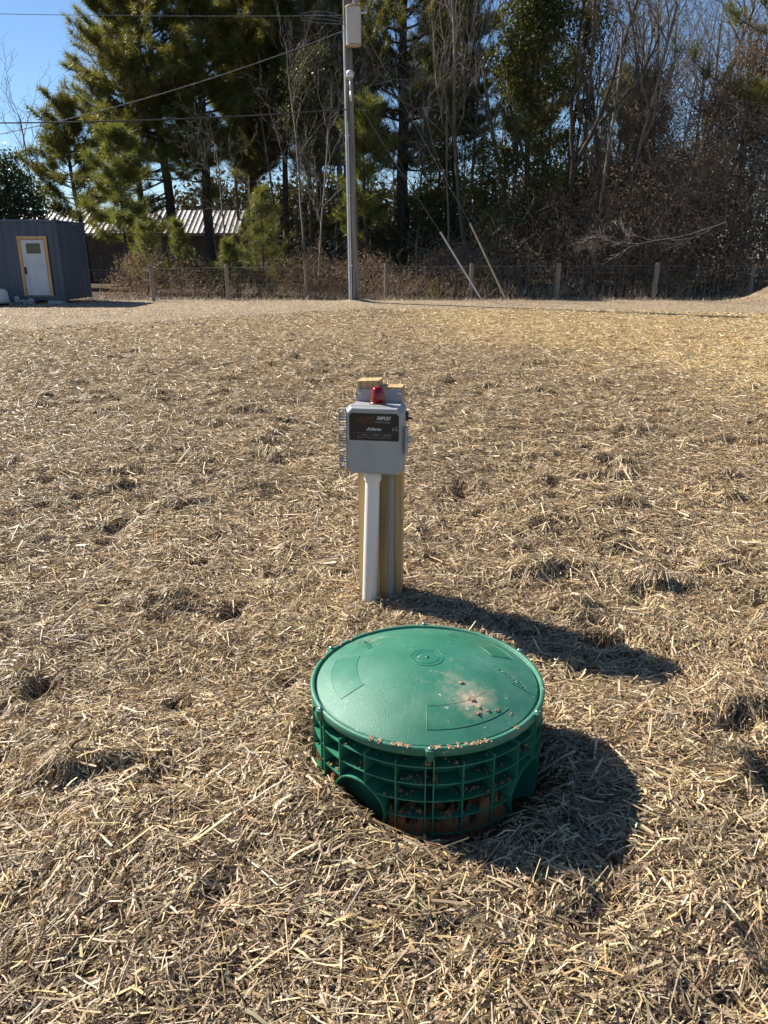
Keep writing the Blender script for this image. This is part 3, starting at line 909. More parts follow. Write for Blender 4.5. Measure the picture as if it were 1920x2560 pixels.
    def put(body, x, z, size, m_, shear=0.0, align='CENTER', bold=0.0, spacing=1.0, sx=1.0):
        me = text_mesh(body, size, shear, spacing, align, bold)
        for v in me.vertices: v.co = (x + v.co.x * sx, yt, z + v.co.y)
        me.materials.clear(); me.materials.append(m_)
        link(bpy.data.objects.new('lettering', me), lab)
    def bar(xa, xb, za, zb, m_, name='rule'):
        o = np_obj(name, np.array([(xa, yt, za), (xb, yt, za), (xb, yt, zb), (xa, yt, zb)]), np.array([[0, 1, 2, 3]]), m_, lab)
    put('APS', -0.040, 0.2335, 0.036, M_orange, 0.35, 'CENTER', 0.0012, 1.0, 1.18)
    put('SIMPLEX', 0.040, 0.2420, 0.0195, M_white, 0.30, 'CENTER', 0.0006, 1.0, 0.80)
    put('CONTROL PANEL', 0.034, 0.2255, 0.0085, M_greyp, 0.30, 'CENTER', 0.0004, 1.0, 0.98)
    bar(-0.080, 0.060, 0.2178, 0.2184, M_orange)
    put('lderon', -0.0120, 0.1960, 0.0170, M_white, 0.0, 'LEFT', 0.0006, 1.02, 0.92)
    np_obj('logo', np.array([(-0.0325, yt, 0.1895), (-0.0280, yt, 0.1895), (-0.0205, yt, 0.1975), (-0.0205, yt, 0.2045), (-0.0205, yt, 0.1975), (-0.0180, yt, 0.1895), (-0.0130, yt, 0.1895), (-0.0205, yt, 0.2045)]), np.array([[0, 1, 2, 3], [4, 5, 6, 7]]), M_white, lab)
    bar(-0.032, 0.030, 0.1868, 0.1879, M_blue, 'underline')
    put('TEST', 0.0875, 0.1985, 0.0055, M_white, 0, 'LEFT'); put('SILENCE', 0.0875, 0.1925, 0.0048, M_white, 0, 'LEFT', 0, 1, 0.75)
    bar(0.0795, 0.0808, 0.189, 0.204, M_white); bar(0.0780, 0.0823, 0.195, 0.1985, M_white, 'pointer'); bar(0.089, 0.098, 0.2062, 0.2072, M_white)
    bar(-0.094, 0.094, 0.1800, 0.1808, M_greyp)
    for k, (xc, w_) in enumerate(((-0.046, 'CAUTION'), (0.001, 'ATTENTION'), (0.050, 'PRECAUCION'))):
        put(w_, xc + 0.006, 0.1720, 0.0072, M_greyp, 0, 'CENTER', 0.0004, 1.0, 0.72)
        bar(xc - 0.008, xc + 0.020, 0.1659, 0.1665, M_greyp)
        np_obj('warning_triangle', np.array([(xc - 0.024, yt, 0.1690), (xc - 0.016, yt, 0.1690), (xc - 0.020, yt, 0.1755)]), np.array([[0, 1, 2]]), mat('print_dim', (0.09, 0.09, 0.09), rough=0.4) if k == 0 else bpy.data.materials['print_dim'], lab)
        bar(xc - 0.0215, xc - 0.0185, 0.1560, 0.1650, M_greyp, 'plug_symbol')
        for zz in (0.1632, 0.1607, 0.1582): bar(xc - 0.0145, xc + 0.021, zz - 0.0007, zz + 0.0007, bpy.data.materials['print_dim'], 'small_print')
    # conduits
    w = empty('white_pipe', (ox, oy, 0), YAW)
    tag(w, 'white plastic pipe rising from the straw into the control panel', 'pipe')
    bm = bmesh.new(); lathe(bm, [(0.0325, -0.08), (0.0325, 0.575)], 32, -0.022, -0.048, cap=False)
    for v in bm.verts: v.co.x -= 0.016 * (0.575 - v.co.z) / 0.6; v.co.y -= 0.02 * (0.575 - v.co.z) / 0.6
    bm_obj('pipe', bm, M_pvc, w, True)
    bm = bmesh.new(); lathe(bm, [(0.0328, 0.572), (0.0372, 0.572), (0.0382, 0.576), (0.0382, 0.6175), (0.036, 0.6185)], 32, -0.022, -0.048, cap=False)
    bm_obj('coupling', bm, M_pvc, w, True)
    g = empty('grey_conduit', (ox, oy, 0), YAW)
    tag(g, 'thin grey conduit beside the white pipe under the control panel', 'conduit')
    bm = bmesh.new(); lathe(bm, [(0.0135, -0.08), (0.0135, 0.60)], 20, 0.054, -0.030, cap=False)
    bm_obj('conduit', bm, M_gpvc, g, True)
    bm = bmesh.new(); lathe(bm, [(0.0138, 0.588), (0.0165, 0.588), (0.0165, 0.618)], 20, 0.054, -0.030, cap=False)
    bm_obj('adapter', bm, M_gpvc, g, True)
build_panel()

# ------------------------------------------------------------------ scattering of leaves and needles inside one crown
def scatter_group():
    g = bpy.data.node_groups.new('scatter', 'GeometryNodeTree')
    g.interface.new_socket('Geometry', in_out='INPUT', socket_type='NodeSocketGeometry')
    g.interface.new_socket('Geometry', in_out='OUTPUT', socket_type='NodeSocketGeometry')
    N = g.nodes.new; L = g.links.new
    gi = N('NodeGroupInput'); go = N('NodeGroupOutput')
    def attr(name, typ):
        a = N('GeometryNodeInputNamedAttribute'); a.data_type = typ; a.inputs['Name'].default_value = name
        return a.outputs['Attribute']
    cmp_ = N('FunctionNodeCompare'); cmp_.data_type = 'FLOAT'; cmp_.operation = 'GREATER_THAN'; cmp_.inputs[1].default_value = 0.5
    L(attr('pt', 'FLOAT'), cmp_.inputs[0])
    sp = N('GeometryNodeSeparateGeometry'); sp.domain = 'POINT'
    L(gi.outputs[0], sp.inputs['Geometry']); L(cmp_.outputs[0], sp.inputs['Selection'])
    ip = N('GeometryNodeInstanceOnPoints')
    L(sp.outputs['Selection'], ip.inputs['Points']); L(sp.outputs['Inverted'], ip.inputs['Instance'])
    er = N('FunctionNodeEulerToRotation')
    L(attr('rot', 'FLOAT_VECTOR'), er.inputs[0]); L(er.outputs[0], ip.inputs['Rotation'])
    L(attr('sc', 'FLOAT'), ip.inputs['Scale'])
    L(ip.outputs[0], go.inputs[0])
    return g
SCATTER = scatter_group()

def scatter_mesh(name, unit, P, rot, sc, material):
    """one mesh: a small spray plus the points it repeats on"""
    uv, uf = unit
    n0 = len(uv)
    V = np.concatenate([uv, P])
    me = np_mesh(name, V, uf, material)
    pt = np.zeros(len(V), dtype=np.float32); pt[n0:] = 1
    a = me.attributes.new('pt', 'FLOAT', 'POINT'); a.data.foreach_set('value', pt)
    s = np.ones(len(V), dtype=np.float32); s[n0:] = sc
    a = me.attributes.new('sc', 'FLOAT', 'POINT'); a.data.foreach_set('value', s)
    r_ = np.zeros((len(V), 3), dtype=np.float32); r_[n0:] = rot
    a = me.attributes.new('rot', 'FLOAT_VECTOR', 'POINT'); a.data.foreach_set('vector', r_.ravel())
    return me

def scatter_obj(name, unit, P, rot, sc, material, parent=None):
    o = bpy.data.objects.new(name, scatter_mesh(name, unit, np.asarray(P, float), np.asarray(rot), np.asarray(sc), material))
    m = o.modifiers.new('scatter', 'NODES'); m.node_group = SCATTER
    o['kind'] = 'stuff'
    return link(o, parent)

def needle_tuft(seed, n=30, length=0.26, width=0.016):
    """bottle-brush of long needles growing along +Z"""
    r = np.random.default_rng(seed)
    V, F = [], []
    for i in range(n):
        z0 = r.uniform(-0.08, 0.08)
        el = r.normal(0.45, 0.35) if z0 < 0.04 else r.normal(0.95, 0.3)
        az = r.uniform(0, 6.283)
        d = np.array([math.cos(az) * math.cos(el), math.sin(az) * math.cos(el), math.sin(el)])
        l = length * r.uniform(0.7, 1.15)
        s = np.cross(d, [r.normal(), r.normal(), r.normal()]); s /= np.linalg.norm(s)
        b = np.array([0, 0, z0]); t = b + d * l + np.array([0, 0, -0.12 * l * math.cos(el)])
        k = len(V)
        V += [b - s * width * 0.5, b + s * width * 0.5, t]
        F += [(k, k + 1, k + 2)]
    return np.array(V), np.array(F)

def leaf_cloud(P, r, n_leaf, size, spread, droop=0.35, aspect=0.5):
    """n_leaf small folded leaves round every point, one mesh"""
    n = len(P) * n_leaf
    c = r.normal(0, 1, (n, 3)); c /= np.linalg.norm(c, axis=1, keepdims=True)
    c = np.repeat(P, n_leaf, 0) + c * (spread * r.random((n, 1)) ** 0.5) * r.uniform(0.5, 1.3, (n, 1))
    a = r.normal(0, 1, (n, 3)); a[:, 2] -= 2 * droop; a /= np.linalg.norm(a, axis=1, keepdims=True)
    s = np.cross(a, r.normal(0, 1, (n, 3))); s /= np.linalg.norm(s, axis=1, keepdims=True)
    l = (size * r.uniform(0.55, 1.35, n))[:, None]; w = l * aspect
    m = np.cross(a, s) * w * 0.2
    V = np.stack([c, c + a * l * 0.5 + s * w * 0.5 + m, c + a * l, c + a * l * 0.5 - s * w * 0.5 + m], 1).reshape(-1, 3)
    V[:, 2] = np.maximum(V[:, 2], 0.01)
    return V, (np.arange(n) * 4)[:, None] + np.array([[0, 1, 2, 3]])

def stem_cloud(P, r, length, rad, up=0.5, steps=5, jitter=0.28, forks=1):
    """thin crooked stems starting at the points, one mesh"""
    P0, P1, A, B = [], [], [], []
    def grow(p, d, l, rr, n, more):
        for i in range(n):
            d = d + r.normal(0, jitter, d.shape); d /= np.linalg.norm(d, axis=1, keepdims=True)
            q = p + d * (l / n)[:, None]
            P0.append(p); P1.append(q); A.append(rr); B.append(rr * 0.8)
            if more and i in (1, 2, 3):
                e = d + r.normal(0, 0.7, d.shape); e /= np.linalg.norm(e, axis=1, keepdims=True)
                grow(q, e, l * r.uniform(0.3, 0.6, len(l)), rr * 0.55, 3, more - 1)
            p, rr = q, rr * 0.8
    d = r.normal(0, 1, P.shape); d[:, 2] = np.abs(d[:, 2]) * 0.5 + up; d /= np.linalg.norm(d, axis=1, keepdims=True)
    grow(P, d, length * r.uniform(0.5, 1.3, len(P)), rad * r.uniform(0.7, 1.3, len(P)), steps, forks)
    return tubes(np.concatenate(P0), np.concatenate(P1), np.concatenate(A), np.concatenate(B), 3)

def rand_rot(r, n, tilt=3.14):
    return np.stack([r.uniform(-tilt, tilt, n), r.uniform(-tilt, tilt, n), r.uniform(0, 6.283, n)], 1)

def aim(D):
    """euler angles that turn +Z onto the directions D"""
    D = D / np.linalg.norm(D, axis=1, keepdims=True)
    th = np.arccos(np.clip(D[:, 2], -1, 1)); ph = np.arctan2(D[:, 1], D[:, 0])
    return np.stack([np.zeros(len(D)), th, ph], 1)

M_bark = mat('pine_bark', (0.050, 0.037, 0.029), (0.095, 0.075, 0.06), scale=14, rough=0.95, bump=0.8, bscale=30, stretch=(1, 1, 0.3), spec=0.1)
M_greybark = mat('grey_bark', (0.12, 0.10, 0.085), (0.24, 0.21, 0.18), scale=7, rough=0.9, bump=0.4, bscale=40, stretch=(1, 1, 0.3), spec=0.1)
M_twig = mat('pale_twigs', (0.13, 0.108, 0.088), (0.25, 0.215, 0.18), scale=3, rough=0.85, spec=0.2)
M_browntwig = mat('brown_twigs', (0.11, 0.07, 0.047), (0.21, 0.145, 0.10), scale=3, rough=0.85, spec=0.2)
M_needle = leaf_mat('pine_needles', (0.050, 0.062, 0.017), (0.33, 0.32, 0.10), 0.50, 0.45, 0.35, (1.1, 1.0, 0.55))
M_young = leaf_mat('young_pine_needles', (0.075, 0.095, 0.024), (0.29, 0.295, 0.095), 0.45, 0.45, 0.3, (1.1, 1.05, 0.5))
M_ever = leaf_mat('evergreen_leaves', (0.022, 0.036, 0.016), (0.075, 0.095, 0.035), 0.2, 0.4, 0.35, (1.2, 1.1, 0.4))
M_vine = leaf_mat('vine_leaves', (0.032, 0.044, 0.018), (0.125, 0.130, 0.045), 0.32, 0.5, 0.25, (1.2, 1.1, 0.4))
M_dead = leaf_mat('dead_leaves', (0.085, 0.060, 0.039), (0.38, 0.285, 0.195), 0.32, 0.6, 0.25, (1.2, 0.9, 0.6))

# ------------------------------------------------------------------ trees
def pine(name, x, y, height, tr, z0, rad, seed, label, lean=(0, 0), dens=1.0, mat_n=None, group=None, limbs=(), tuft_len=0.24, sub=True, low_dead=True, far=1.0):
    if far != 1.0:
        x, y, tr, rad = x * far, y * far, tr * far, rad * far; height = 1.5 + (height - 1.5) * far; z0 = 1.5 + (z0 - 1.5) * far
        limbs = [(1.5 + (a - 1.5) * far, b, c * far, d) for a, b, c, d in limbs]
    r = np.random.default_rng(seed)
    t = empty(name, (x, y, -0.05))
    tag(t, label, 'tree', group)
    P0, P1, A, B = [], [], [], []
    def curve(pts, r0, r1):
        for i in range(len(pts) - 1):
            a = r0 + (r1 - r0) * i / (len(pts) - 1); b = r0 + (r1 - r0) * (i + 1) / (len(pts) - 1)
            P0.append(pts[i]); P1.append(pts[i + 1]); A.append(a); B.append(b)
    nz = max(6, int(height / 1.0))
    wob = np.cumsum(r.normal(0, 0.035, (nz + 1, 2)), 0)
    tp = np.array([[lean[0] * (k / nz) ** 1.2 * height * 0.1 + wob[k, 0], lean[1] * (k / nz) * height * 0.1 + wob[k, 1], height * k / nz] for k in range(nz + 1)])
    tp[0, :2] = 0
    for i in range(nz):
        f0, f1 = 1 - i / nz, 1 - (i + 1) / nz
        P0.append(tp[i]); P1.append(tp[i + 1]); A.append(tr * (0.12 + 0.88 * f0 ** 0.8) * (1.35 if i == 0 else 1)); B.append(tr * (0.12 + 0.88 * f1 ** 0.8))
    def on_trunk(z):
        return np.array([np.interp(z, tp[:, 2], tp[:, 0]), np.interp(z, tp[:, 2], tp[:, 1]), z])
    TP, TD = [], []
    def branch(z, az, ln, el0, br):
        p = on_trunk(z)
        d = np.array([math.cos(az) * math.cos(el0), math.sin(az) * math.cos(el0), math.sin(el0)])
        n = 7
        pts = [p]
        for i in range(n):
            d = d + np.array([0, 0, 0.07]) + r.normal(0, 0.07, 3); d /= np.linalg.norm(d)
            p = p + d * ln / n
            pts.append(p)
        curve(pts, br, br * 0.25)
        TP.append(pts[-1]); TD.append(d + np.array([0, 0, 0.5]))
        start = 2 if ln > 1.0 else 1
        for i in range(start, n + 1):
            for s in (-1, 1):
                for _ in range(2):
                    if r.random() > (0.80 if height > 6 else 0.42) * dens: continue
                    dd = pts[i] - pts[i - 1]; dd /= np.linalg.norm(dd)
                    side = np.cross(dd, [0, 0, 1.0]); side /= (np.linalg.norm(side) + 1e-6)
                    sd_ = dd * r.uniform(0.35, 0.9) + side * s * r.uniform(0.5, 1.0) + np.array([0, 0, r.uniform(-0.05, 0.55)])
                    sd_ /= np.linalg.norm(sd_)
                    sl = min(0.25 * ln + 0.15, 0.95) * r.uniform(0.45, 1.1) * (1.15 - 0.5 * i / n)
                    base = pts[i - 1] + (pts[i] - pts[i - 1]) * r.random()
                    tip = base + sd_ * sl
                    if sub: curve([base, tip], 0.009, 0.005)
                    k = max(1, int(sl / (0.2 if height < 6 else 0.17)))
                    for q in range(k):
                        f = 1 - q * 0.2 / max(sl, 0.2)
                        if f < 0.25: break
                        TP.append(base + sd_ * sl * f + r.normal(0, 0.05, 3)); TD.append(sd_ + np.array([0, 0, 0.55]) + r.normal(0, 0.35, 3))
    z = z0
    while z < height - 0.15:
        f = (z - z0) / max(height - z0, 0.1)
        k = r.integers(2, 5) if height > 6 else r.integers(4, 6)
        a0 = r.uniform(0, 6.28)
        for j in range(k):
            if height > 6 and r.random() < 0.12: continue
            prof = ((0.6 + 0.4 * min(f / 0.3, 1)) * (1 - f) ** 0.55 + 0.06) if height > 6 else ((0.75 + 0.25 * min(f / 0.2, 1)) * (1 - f) ** 1.05 + 0.05)
            ln = rad * prof * r.uniform(0.55, 1.15)
            branch(z + r.uniform(-0.1, 0.1), a0 + j * 6.283 / k + r.normal(0, 0.3), ln, r.uniform(-0.05, 0.3) + 0.5 * f, max(0.010, tr * 0.22 * prof))
        z += (0.40 if height > 6 else 0.34) * r.uniform(0.8, 1.25)
    for (lz, laz, ll, lel) in limbs: branch(lz, R(laz), ll, lel, 0.05)
    if low_dead:
        zz = 1.6
        while zz < z0:
            az = r.uniform(0, 6.28); ln = r.uniform(0.8, 2.4); p = on_trunk(zz); pts = [p]
            d = np.array([math.cos(az), math.sin(az), r.uniform(-0.15, 0.3)])
            for i in range(5):
                d = d + r.normal(0, 0.12, 3); d /= np.linalg.norm(d); p = p + d * ln / 5; pts.append(p)
                if r.random() < 0.7:
                    e = d + r.normal(0, 0.5, 3); curve([p, p + e * 0.35 * ln * r.random()], 0.008, 0.004)
            curve(pts, 0.022, 0.006)
            zz += r.uniform(0.25, 0.6)
    V, F = tubes(P0, P1, A, B, 4 if height > 6 else 3)
    np_obj('trunk', V, F, M_bark, t, True)
    TP = np.array(TP); TD = np.array(TD)
    scatter_obj('crown', needle_tuft(seed, 30 if height > 6 else 26, tuft_len, 0.017 if height > 6 else 0.012), TP, aim(TD), r.uniform(0.9, 1.7, len(TP)) if height > 6 else r.uniform(0.65, 1.15, len(TP)), mat_n or M_needle, t)
    return t

BIG = 'big pines standing behind the fence'
pine('pine_tree', -9.9, 38.0, 15.5, 0.26, 4.9, 5.4, 101, 'broad dense pine rising beside the blue container, leftmost of the tall pines', (-0.3, 0), 1.0, group=BIG, far=1.17, tuft_len=0.31, limbs=((4.9, 222, 4.4, -0.50), (4.4, 236, 4.6, -0.55), (3.9, 248, 4.2, -0.55), (5.4, 205, 4.6, -0.35), (4.2, 215, 3.4, -0.5), (3.6, 262, 3.6, -0.55)))
pine('pine_tree', -8.1, 37.2, 16.5, 0.25, 5.2, 4.0, 102, 'tall dense pine whose dark trunk stands over the shed roof', (0.15, 0), 1.0, group=BIG, far=1.17, tuft_len=0.31, limbs=((4.8, 250, 3.2, -0.4), (4.3, 280, 2.6, -0.4)))
pine('pine_tree', -15.6, 42.0, 8.8, 0.18, 3.2, 3.3, 103, 'lower rounded pine against the sky behind the blue container', (-0.3, 0), 1.0, group=BIG, far=1.12, tuft_len=0.30)
pine('pine_tree', -4.9, 40.0, 16.0, 0.17, 6.0, 3.2, 104, 'slender tall pine between the left pines and the utility pole', (0.1, 0), 0.9, group=BIG, far=1.17, tuft_len=0.31)
pine('pine_tree', -1.9, 38.5, 15.0, 0.18, 6.2, 3.2, 105, 'tall pine directly behind the utility pole', (0, 0), 0.95, group=BIG, far=1.17, tuft_len=0.31, limbs=((5.6, 255, 1.8, -0.2), (4.2, 260, 1.7, -0.25), (3.4, 285, 1.9, -0.3), (2.9, 250, 2.6, -0.3), (2.7, 300, 2.6, -0.3), (3.0, 275, 2.2, -0.25)))
pine('pine_tree', 0.75, 37.0, 17.0, 0.30, 5.2, 5.2, 106, 'thick trunked pine with spreading limbs just right of the utility pole', (0, 0), 0.95, group=BIG, far=1.17, tuft_len=0.31, limbs=((6.4, 345, 4.8, -0.2), (5.2, 10, 3.6, -0.15), (7.4, 200, 3.4, 0.0), (8.2, 330, 4.4, 0.0), (3.9, 320, 2.6, -0.3)))
pine('pine_tree', 18.3, 35.0, 14.5, 0.26, 8.4, 5.4, 107, 'pine at the right edge with long bare limbs reaching left', (-0.2, 0), 0.85, group=BIG, far=1.0, tuft_len=0.30, limbs=((6.0, 195, 8.0, 0.35), (7.2, 214, 5.6, -0.25), (6.8, 221, 5.4, -0.2), (7.6, 210, 5.2, -0.25), (6.5, 216, 5.2, -0.25)))
pine('pine_tree', 15.0, 52.0, 12.0, 0.2, 5.5, 3.2, 108, 'hazy pine far back in a gap of the right hand woods', (0, 0), 0.8, group=BIG, far=1.0, tuft_len=0.30)
pine('pine_tree', -7.0, 44.0, 17.0, 0.18, 5.6, 4.0, 109, 'pine deep in the wood behind the young conical pine', (0.1, 0), 0.9, group=BIG, sub=False, far=1.12, tuft_len=0.30)
pine('pine_tree', -2.6, 46.0, 17.0, 0.2, 6.5, 3.8, 110, 'pine far back in the wood, seen left of the utility pole', (0.1, 0), 0.85, group=BIG, sub=False, far=1.12, tuft_len=0.30)
pine('pine_tree', 3.6, 47.0, 16.5, 0.2, 8.0, 3.6, 111, 'pine far back in the wood, seen above the guy wires', (-0.1, 0), 0.8, group=BIG, sub=False, far=1.12, tuft_len=0.30)

pine('pine_tree', -12.3, 42.0, 15.0, 0.2, 6.0, 4.6, 112, 'pine on the left flank of the pine group, its crown against the sky', (-0.2, 0), 1.0, group=BIG, far=1.1, tuft_len=0.31)
pine('pine_tree', -6.6, 40.5, 16.5, 0.2, 5.0, 3.8, 113, 'pine standing between the two left hand pines and the slender pine', (0, 0), 1.0, group=BIG, far=1.17, tuft_len=0.31)
pine('pine_tree', -3.3, 42.5, 16.0, 0.2, 5.4, 3.4, 114, 'dark pine close behind the slender pine', (0, 0), 0.95, group=BIG, sub=False, far=1.17, tuft_len=0.31)
pine('pine_tree', 3.6, 42.0, 15.5, 0.18, 7.0, 3.4, 115, 'pine right of the thick trunked pine, behind the upper guy wires', (0, 0), 0.95, group=BIG, far=1.1, tuft_len=0.31, sub=False)
pine('pine_tree', 9.0, 53.0, 15.0, 0.2, 7.5, 3.6, 116, 'pine far back, glimpsed behind the forked bare tree', (0, 0), 0.9, group=BIG, tuft_len=0.31, sub=False)

YNG = 'young pines along the fence'
pine('young_pine', -4.75, 31.2, 4.05, 0.06, 0.25, 1.75, 201, 'tallest young pine, bushy and conical, just behind the fence', (0, 0), 1.0, M_young, YNG, tuft_len=0.24, low_dead=False)
pine('young_pine', -5.95, 31.0, 2.2, 0.035, 0.15, 1.0, 202, 'young pine pressed against the left side of the tallest young pine', (-0.6, 0), 0.95, M_young, YNG, tuft_len=0.22, low_dead=False)
pine('young_pine', -8.05, 31.5, 2.9, 0.04, 0.5, 0.85, 203, 'thin young pine with upright shoots near the third fence post', (0.3, 0), 0.9, M_young, YNG, tuft_len=0.24, low_dead=False)
pine('young_pine', -9.75, 32.5, 3.0, 0.04, 0.8, 1.05, 204, 'loose young pine beside the right end of the blue container', (0.5, 0), 0.75, M_young, YNG, tuft_len=0.24, low_dead=False)
pine('young_pine', -11.5, 36.0, 6.6, 0.07, 2.3, 2.3, 209, 'mid sized pine with bright layered boughs over the right end of the container', (0.2, 0), 0.9, M_young, YNG, tuft_len=0.27, low_dead=False)
pine('young_pine', -0.75, 33.6, 7.4, 0.08, 2.3, 1.75, 210, 'slim shorter pine with bright boughs close behind the utility pole', (0, 0), 0.8, M_young, YNG, tuft_len=0.26, low_dead=False)
pine('young_pine', -6.55, 30.4, 1.15, 0.02, 0.1, 0.4, 205, 'small pine seedling left of a fence post among brown weeds', (0, 0), 0.9, M_young, YNG, tuft_len=0.16, low_dead=False)
pine('young_pine', 3.75, 30.6, 1.25, 0.025, 0.15, 0.72, 206, 'small drooping pine behind the post beside the guy wires', (0, 0), 0.85, M_young, YNG, tuft_len=0.24, low_dead=False)
pine('young_pine', 1.95, 30.5, 0.85, 0.015, 0.1, 0.32, 207, 'tiny pine seedling in the weeds right of the utility pole', (0, 0), 0.9, M_young, YNG, tuft_len=0.15, low_dead=False)
pine('young_pine', 4.25, 33.2, 3.3, 0.04, 0.9, 0.75, 208, 'dim slender young pine in the shade behind the guy wires', (0, 0), 0.7, M_needle, YNG, tuft_len=0.24, low_dead=False)

def bare_tree_mesh(seed, height, tr, spread=1.0, levels=3, first=0.35):
    r = np.random.default_rng(seed)
    P0, P1, A, B = [], [], [], []
    def run(p, d, l, rad, lev):
        steps = 9 if lev == 0 else (6 if lev == 1 else 4)
        for i in range(steps):
            d = d + r.normal(0, 0.05 if lev == 0 else 0.16, 3) + np.array([0, 0, 0.05 if lev else 0.0]); d /= np.linalg.norm(d)
            q = p + d * l / steps
            r2 = max(0.0055, rad * (1 - (0.72 if lev == 0 else 0.8) / steps * 1.0))
            P0.append(p); P1.append(q); A.append(rad); B.append(r2)
            p, rad = q, r2
            if lev < levels and (lev > 0 or i / steps >= first):
                for _ in range(2 if lev < 2 else 1):
                    if r.random() < 0.78:
                        ang = r.uniform(0.4, 0.95) * spread
                        s = np.cross(d, r.normal(0, 1, 3)); s /= np.linalg.norm(s)
                        e = d * math.cos(ang) + s * math.sin(ang)
                        run(p, e, l * r.uniform(0.28, 0.5), max(0.0055, rad * 0.55), lev + 1)
    run(np.zeros(3), np.array([r.normal(0, 0.04), r.normal(0, 0.04), 1.0]), height, tr, 0)
    return tubes(P0, P1, A, B, 4)

BARE = []
for k, (h, tr, spr, f) in enumerate(((10.5, 0.10, 0.9, 0.35), (12, 0.13, 0.8, 0.4), (8.5, 0.07, 1.0, 0.25), (11, 0.09, 0.7, 0.3), (9.5, 0.085, 1.1, 0.35))):
    V, F = bare_tree_mesh(300 + k, h, tr, spr, 3, f)
    BARE.append(np_mesh('branches', V, F, M_greybark if k % 2 else M_twig, True))

def bare_tree(x, y, k, s, rz, label, group):
    o = bpy.data.objects.new('bare_tree', BARE[k]); link(o)
    o.location = (x, y, -0.05); o.scale = (s, s, s); o.rotation_euler = (0, 0, rz)
    tag(o, label, 'tree', group)
r = np.random.default_rng(77)
# thin leafless trunks filling the depth of the wood
GB = 'leafless trees deep in the wood'
spots = []
while len(spots) < 62:
    y = r.uniform(39, 62); x = r.uniform(-0.45, 0.62) * y
    if x < -11: continue
    if min([math.hypot(x - a, y - b) for a, b in spots] + [9]) > 1.1: spots.append((x, y))
for x, y in spots:
    bare_tree(x, y, int(r.integers(0, 5)), r.uniform(0.75, 1.15), r.uniform(0, 6.28), 'slender leafless grey tree deep in the wood behind the fence', GB)
# nearer leafless saplings just behind the fence
for x, y, k, s in ((10.8, 41, 1, 1.15), (12.6, 43, 3, 1.2), (14.6, 42, 1, 1.1), (16.2, 44, 0, 1.2), (17.8, 41, 4, 1.2), (19.6, 44, 1, 1.1), (13.5, 46, 0, 1.25), (6.6, 43, 3, 1.15), (4.6, 44, 0, 1.2)):
    bare_tree(x, y, k, s, x * 2.1, 'slender leafless grey tree deep in the wood behind the fence', GB)
GS = 'leafless saplings behind the fence'
for x, y, k, s in ((-2.6, 32.0, 2, 0.72), (2.9, 35, 4, 0.85), (-3.4, 34.6, 3, 0.75), (8.9, 34.5, 0, 0.95), (10.4, 35.5, 1, 0.9), (11.8, 34.2, 2, 0.95), (13.6, 36, 4, 1.0), (14.9, 33.5, 2, 0.9), (-6.8, 35, 4, 0.6), (5.6, 36, 1, 0.9), (16.4, 37, 3, 1.0), (12.7, 38.5, 3, 1.05), (9.6, 37.5, 1, 1.0), (3.9, 37.5, 1, 1.0)):
    bare_tree(x, y, k, s, x * 3.3 + y, 'grey leafless sapling rising from the brush just behind the fence', GS)
bare_tree(-19.2, 45, 2, 1.02, 0.4, 'thin bare sapling against the blue sky above the dark evergreen', None)
bare_tree(-19.8, 41, 2, 0.62, 2.2, 'bare twigs against the sky at the left edge', None)

# forked leafless tree on the right
def forked_tree():
    r = np.random.default_rng(41)
    P0, P1, A, B = [], [], [], []
    def limb(pts, r0, r1, twig=0.9):
        pts = [np.array(p, float) for p in pts]
        fine = []
        for a, b in zip(pts, pts[1:]):
            for i in range(4): fine.append(a + (b - a) * i / 4 + r.normal(0, 0.03, 3))
        fine.append(pts[-1])
        n = len(fine)
        for i in range(n - 1):
            a = r0 + (r1 - r0) * i / (n - 1); b = r0 + (r1 - r0) * (i + 1) / (n - 1)
            P0.append(fine[i]); P1.append(fine[i + 1]); A.append(a); B.append(b)
            if i > 4 and r.random() < twig:
                d = fine[i + 1] - fine[i]; d /= np.linalg.norm(d)
                for _ in range(2):
                    e = d + r.normal(0, 0.55, 3); e /= np.linalg.norm(e); p = fine[i]; rad = a * 0.4; l = r.uniform(0.8, 2.0)
                    for j in range(5):
                        e = e + r.normal(0, 0.2, 3) + np.array([0, 0, 0.08]); e /= np.linalg.norm(e); q = p + e * l / 5
                        P0.append(p); P1.append(q); A.append(max(rad, .006)); rad *= 0.75; B.append(max(rad, .005)); p = q
                        if r.random() < 0.8:
                            g = e + r.normal(0, 0.6, 3); g /= np.linalg.norm(g)
                            P0.append(p); P1.append(p + g * 0.5 * r.random()); A.append(.007); B.append(.004)
    limb([(0, 0, 0), (-0.1, 0, 2.5), (0.05, 0, 4.9)], 0.15, 0.12, 0.3)
    limb([(0.05, 0, 4.9), (0.9, -0.1, 6.6), (1.5, 0, 8.8), (2.2, 0, 11.5)], 0.11, 0.04)
    limb([(0.05, 0, 4.9), (-0.15, 0.2, 7.2), (0.0, 0.1, 10.5), (0.2, 0, 13)], 0.10, 0.03)
    limb([(-0.05, 0, 3.4), (-1.2, 0.1, 5.2), (-1.6, 0, 8.0), (-1.5, 0, 11)], 0.07, 0.03)
    limb([(0.9, -0.1, 6.6), (2.2, -0.2, 7.9), (3.4, 0, 10.4)], 0.06, 0.02)
    V, F = tubes(P0, P1, A, B, 5)
    o = np_obj('bare_tree', V, F, M_bark, None, True); o.location = (7.7, 34.0, -0.05)
    tag(o, 'dark forked leafless tree standing right of the vine covered trees', 'tree')
forked_tree()

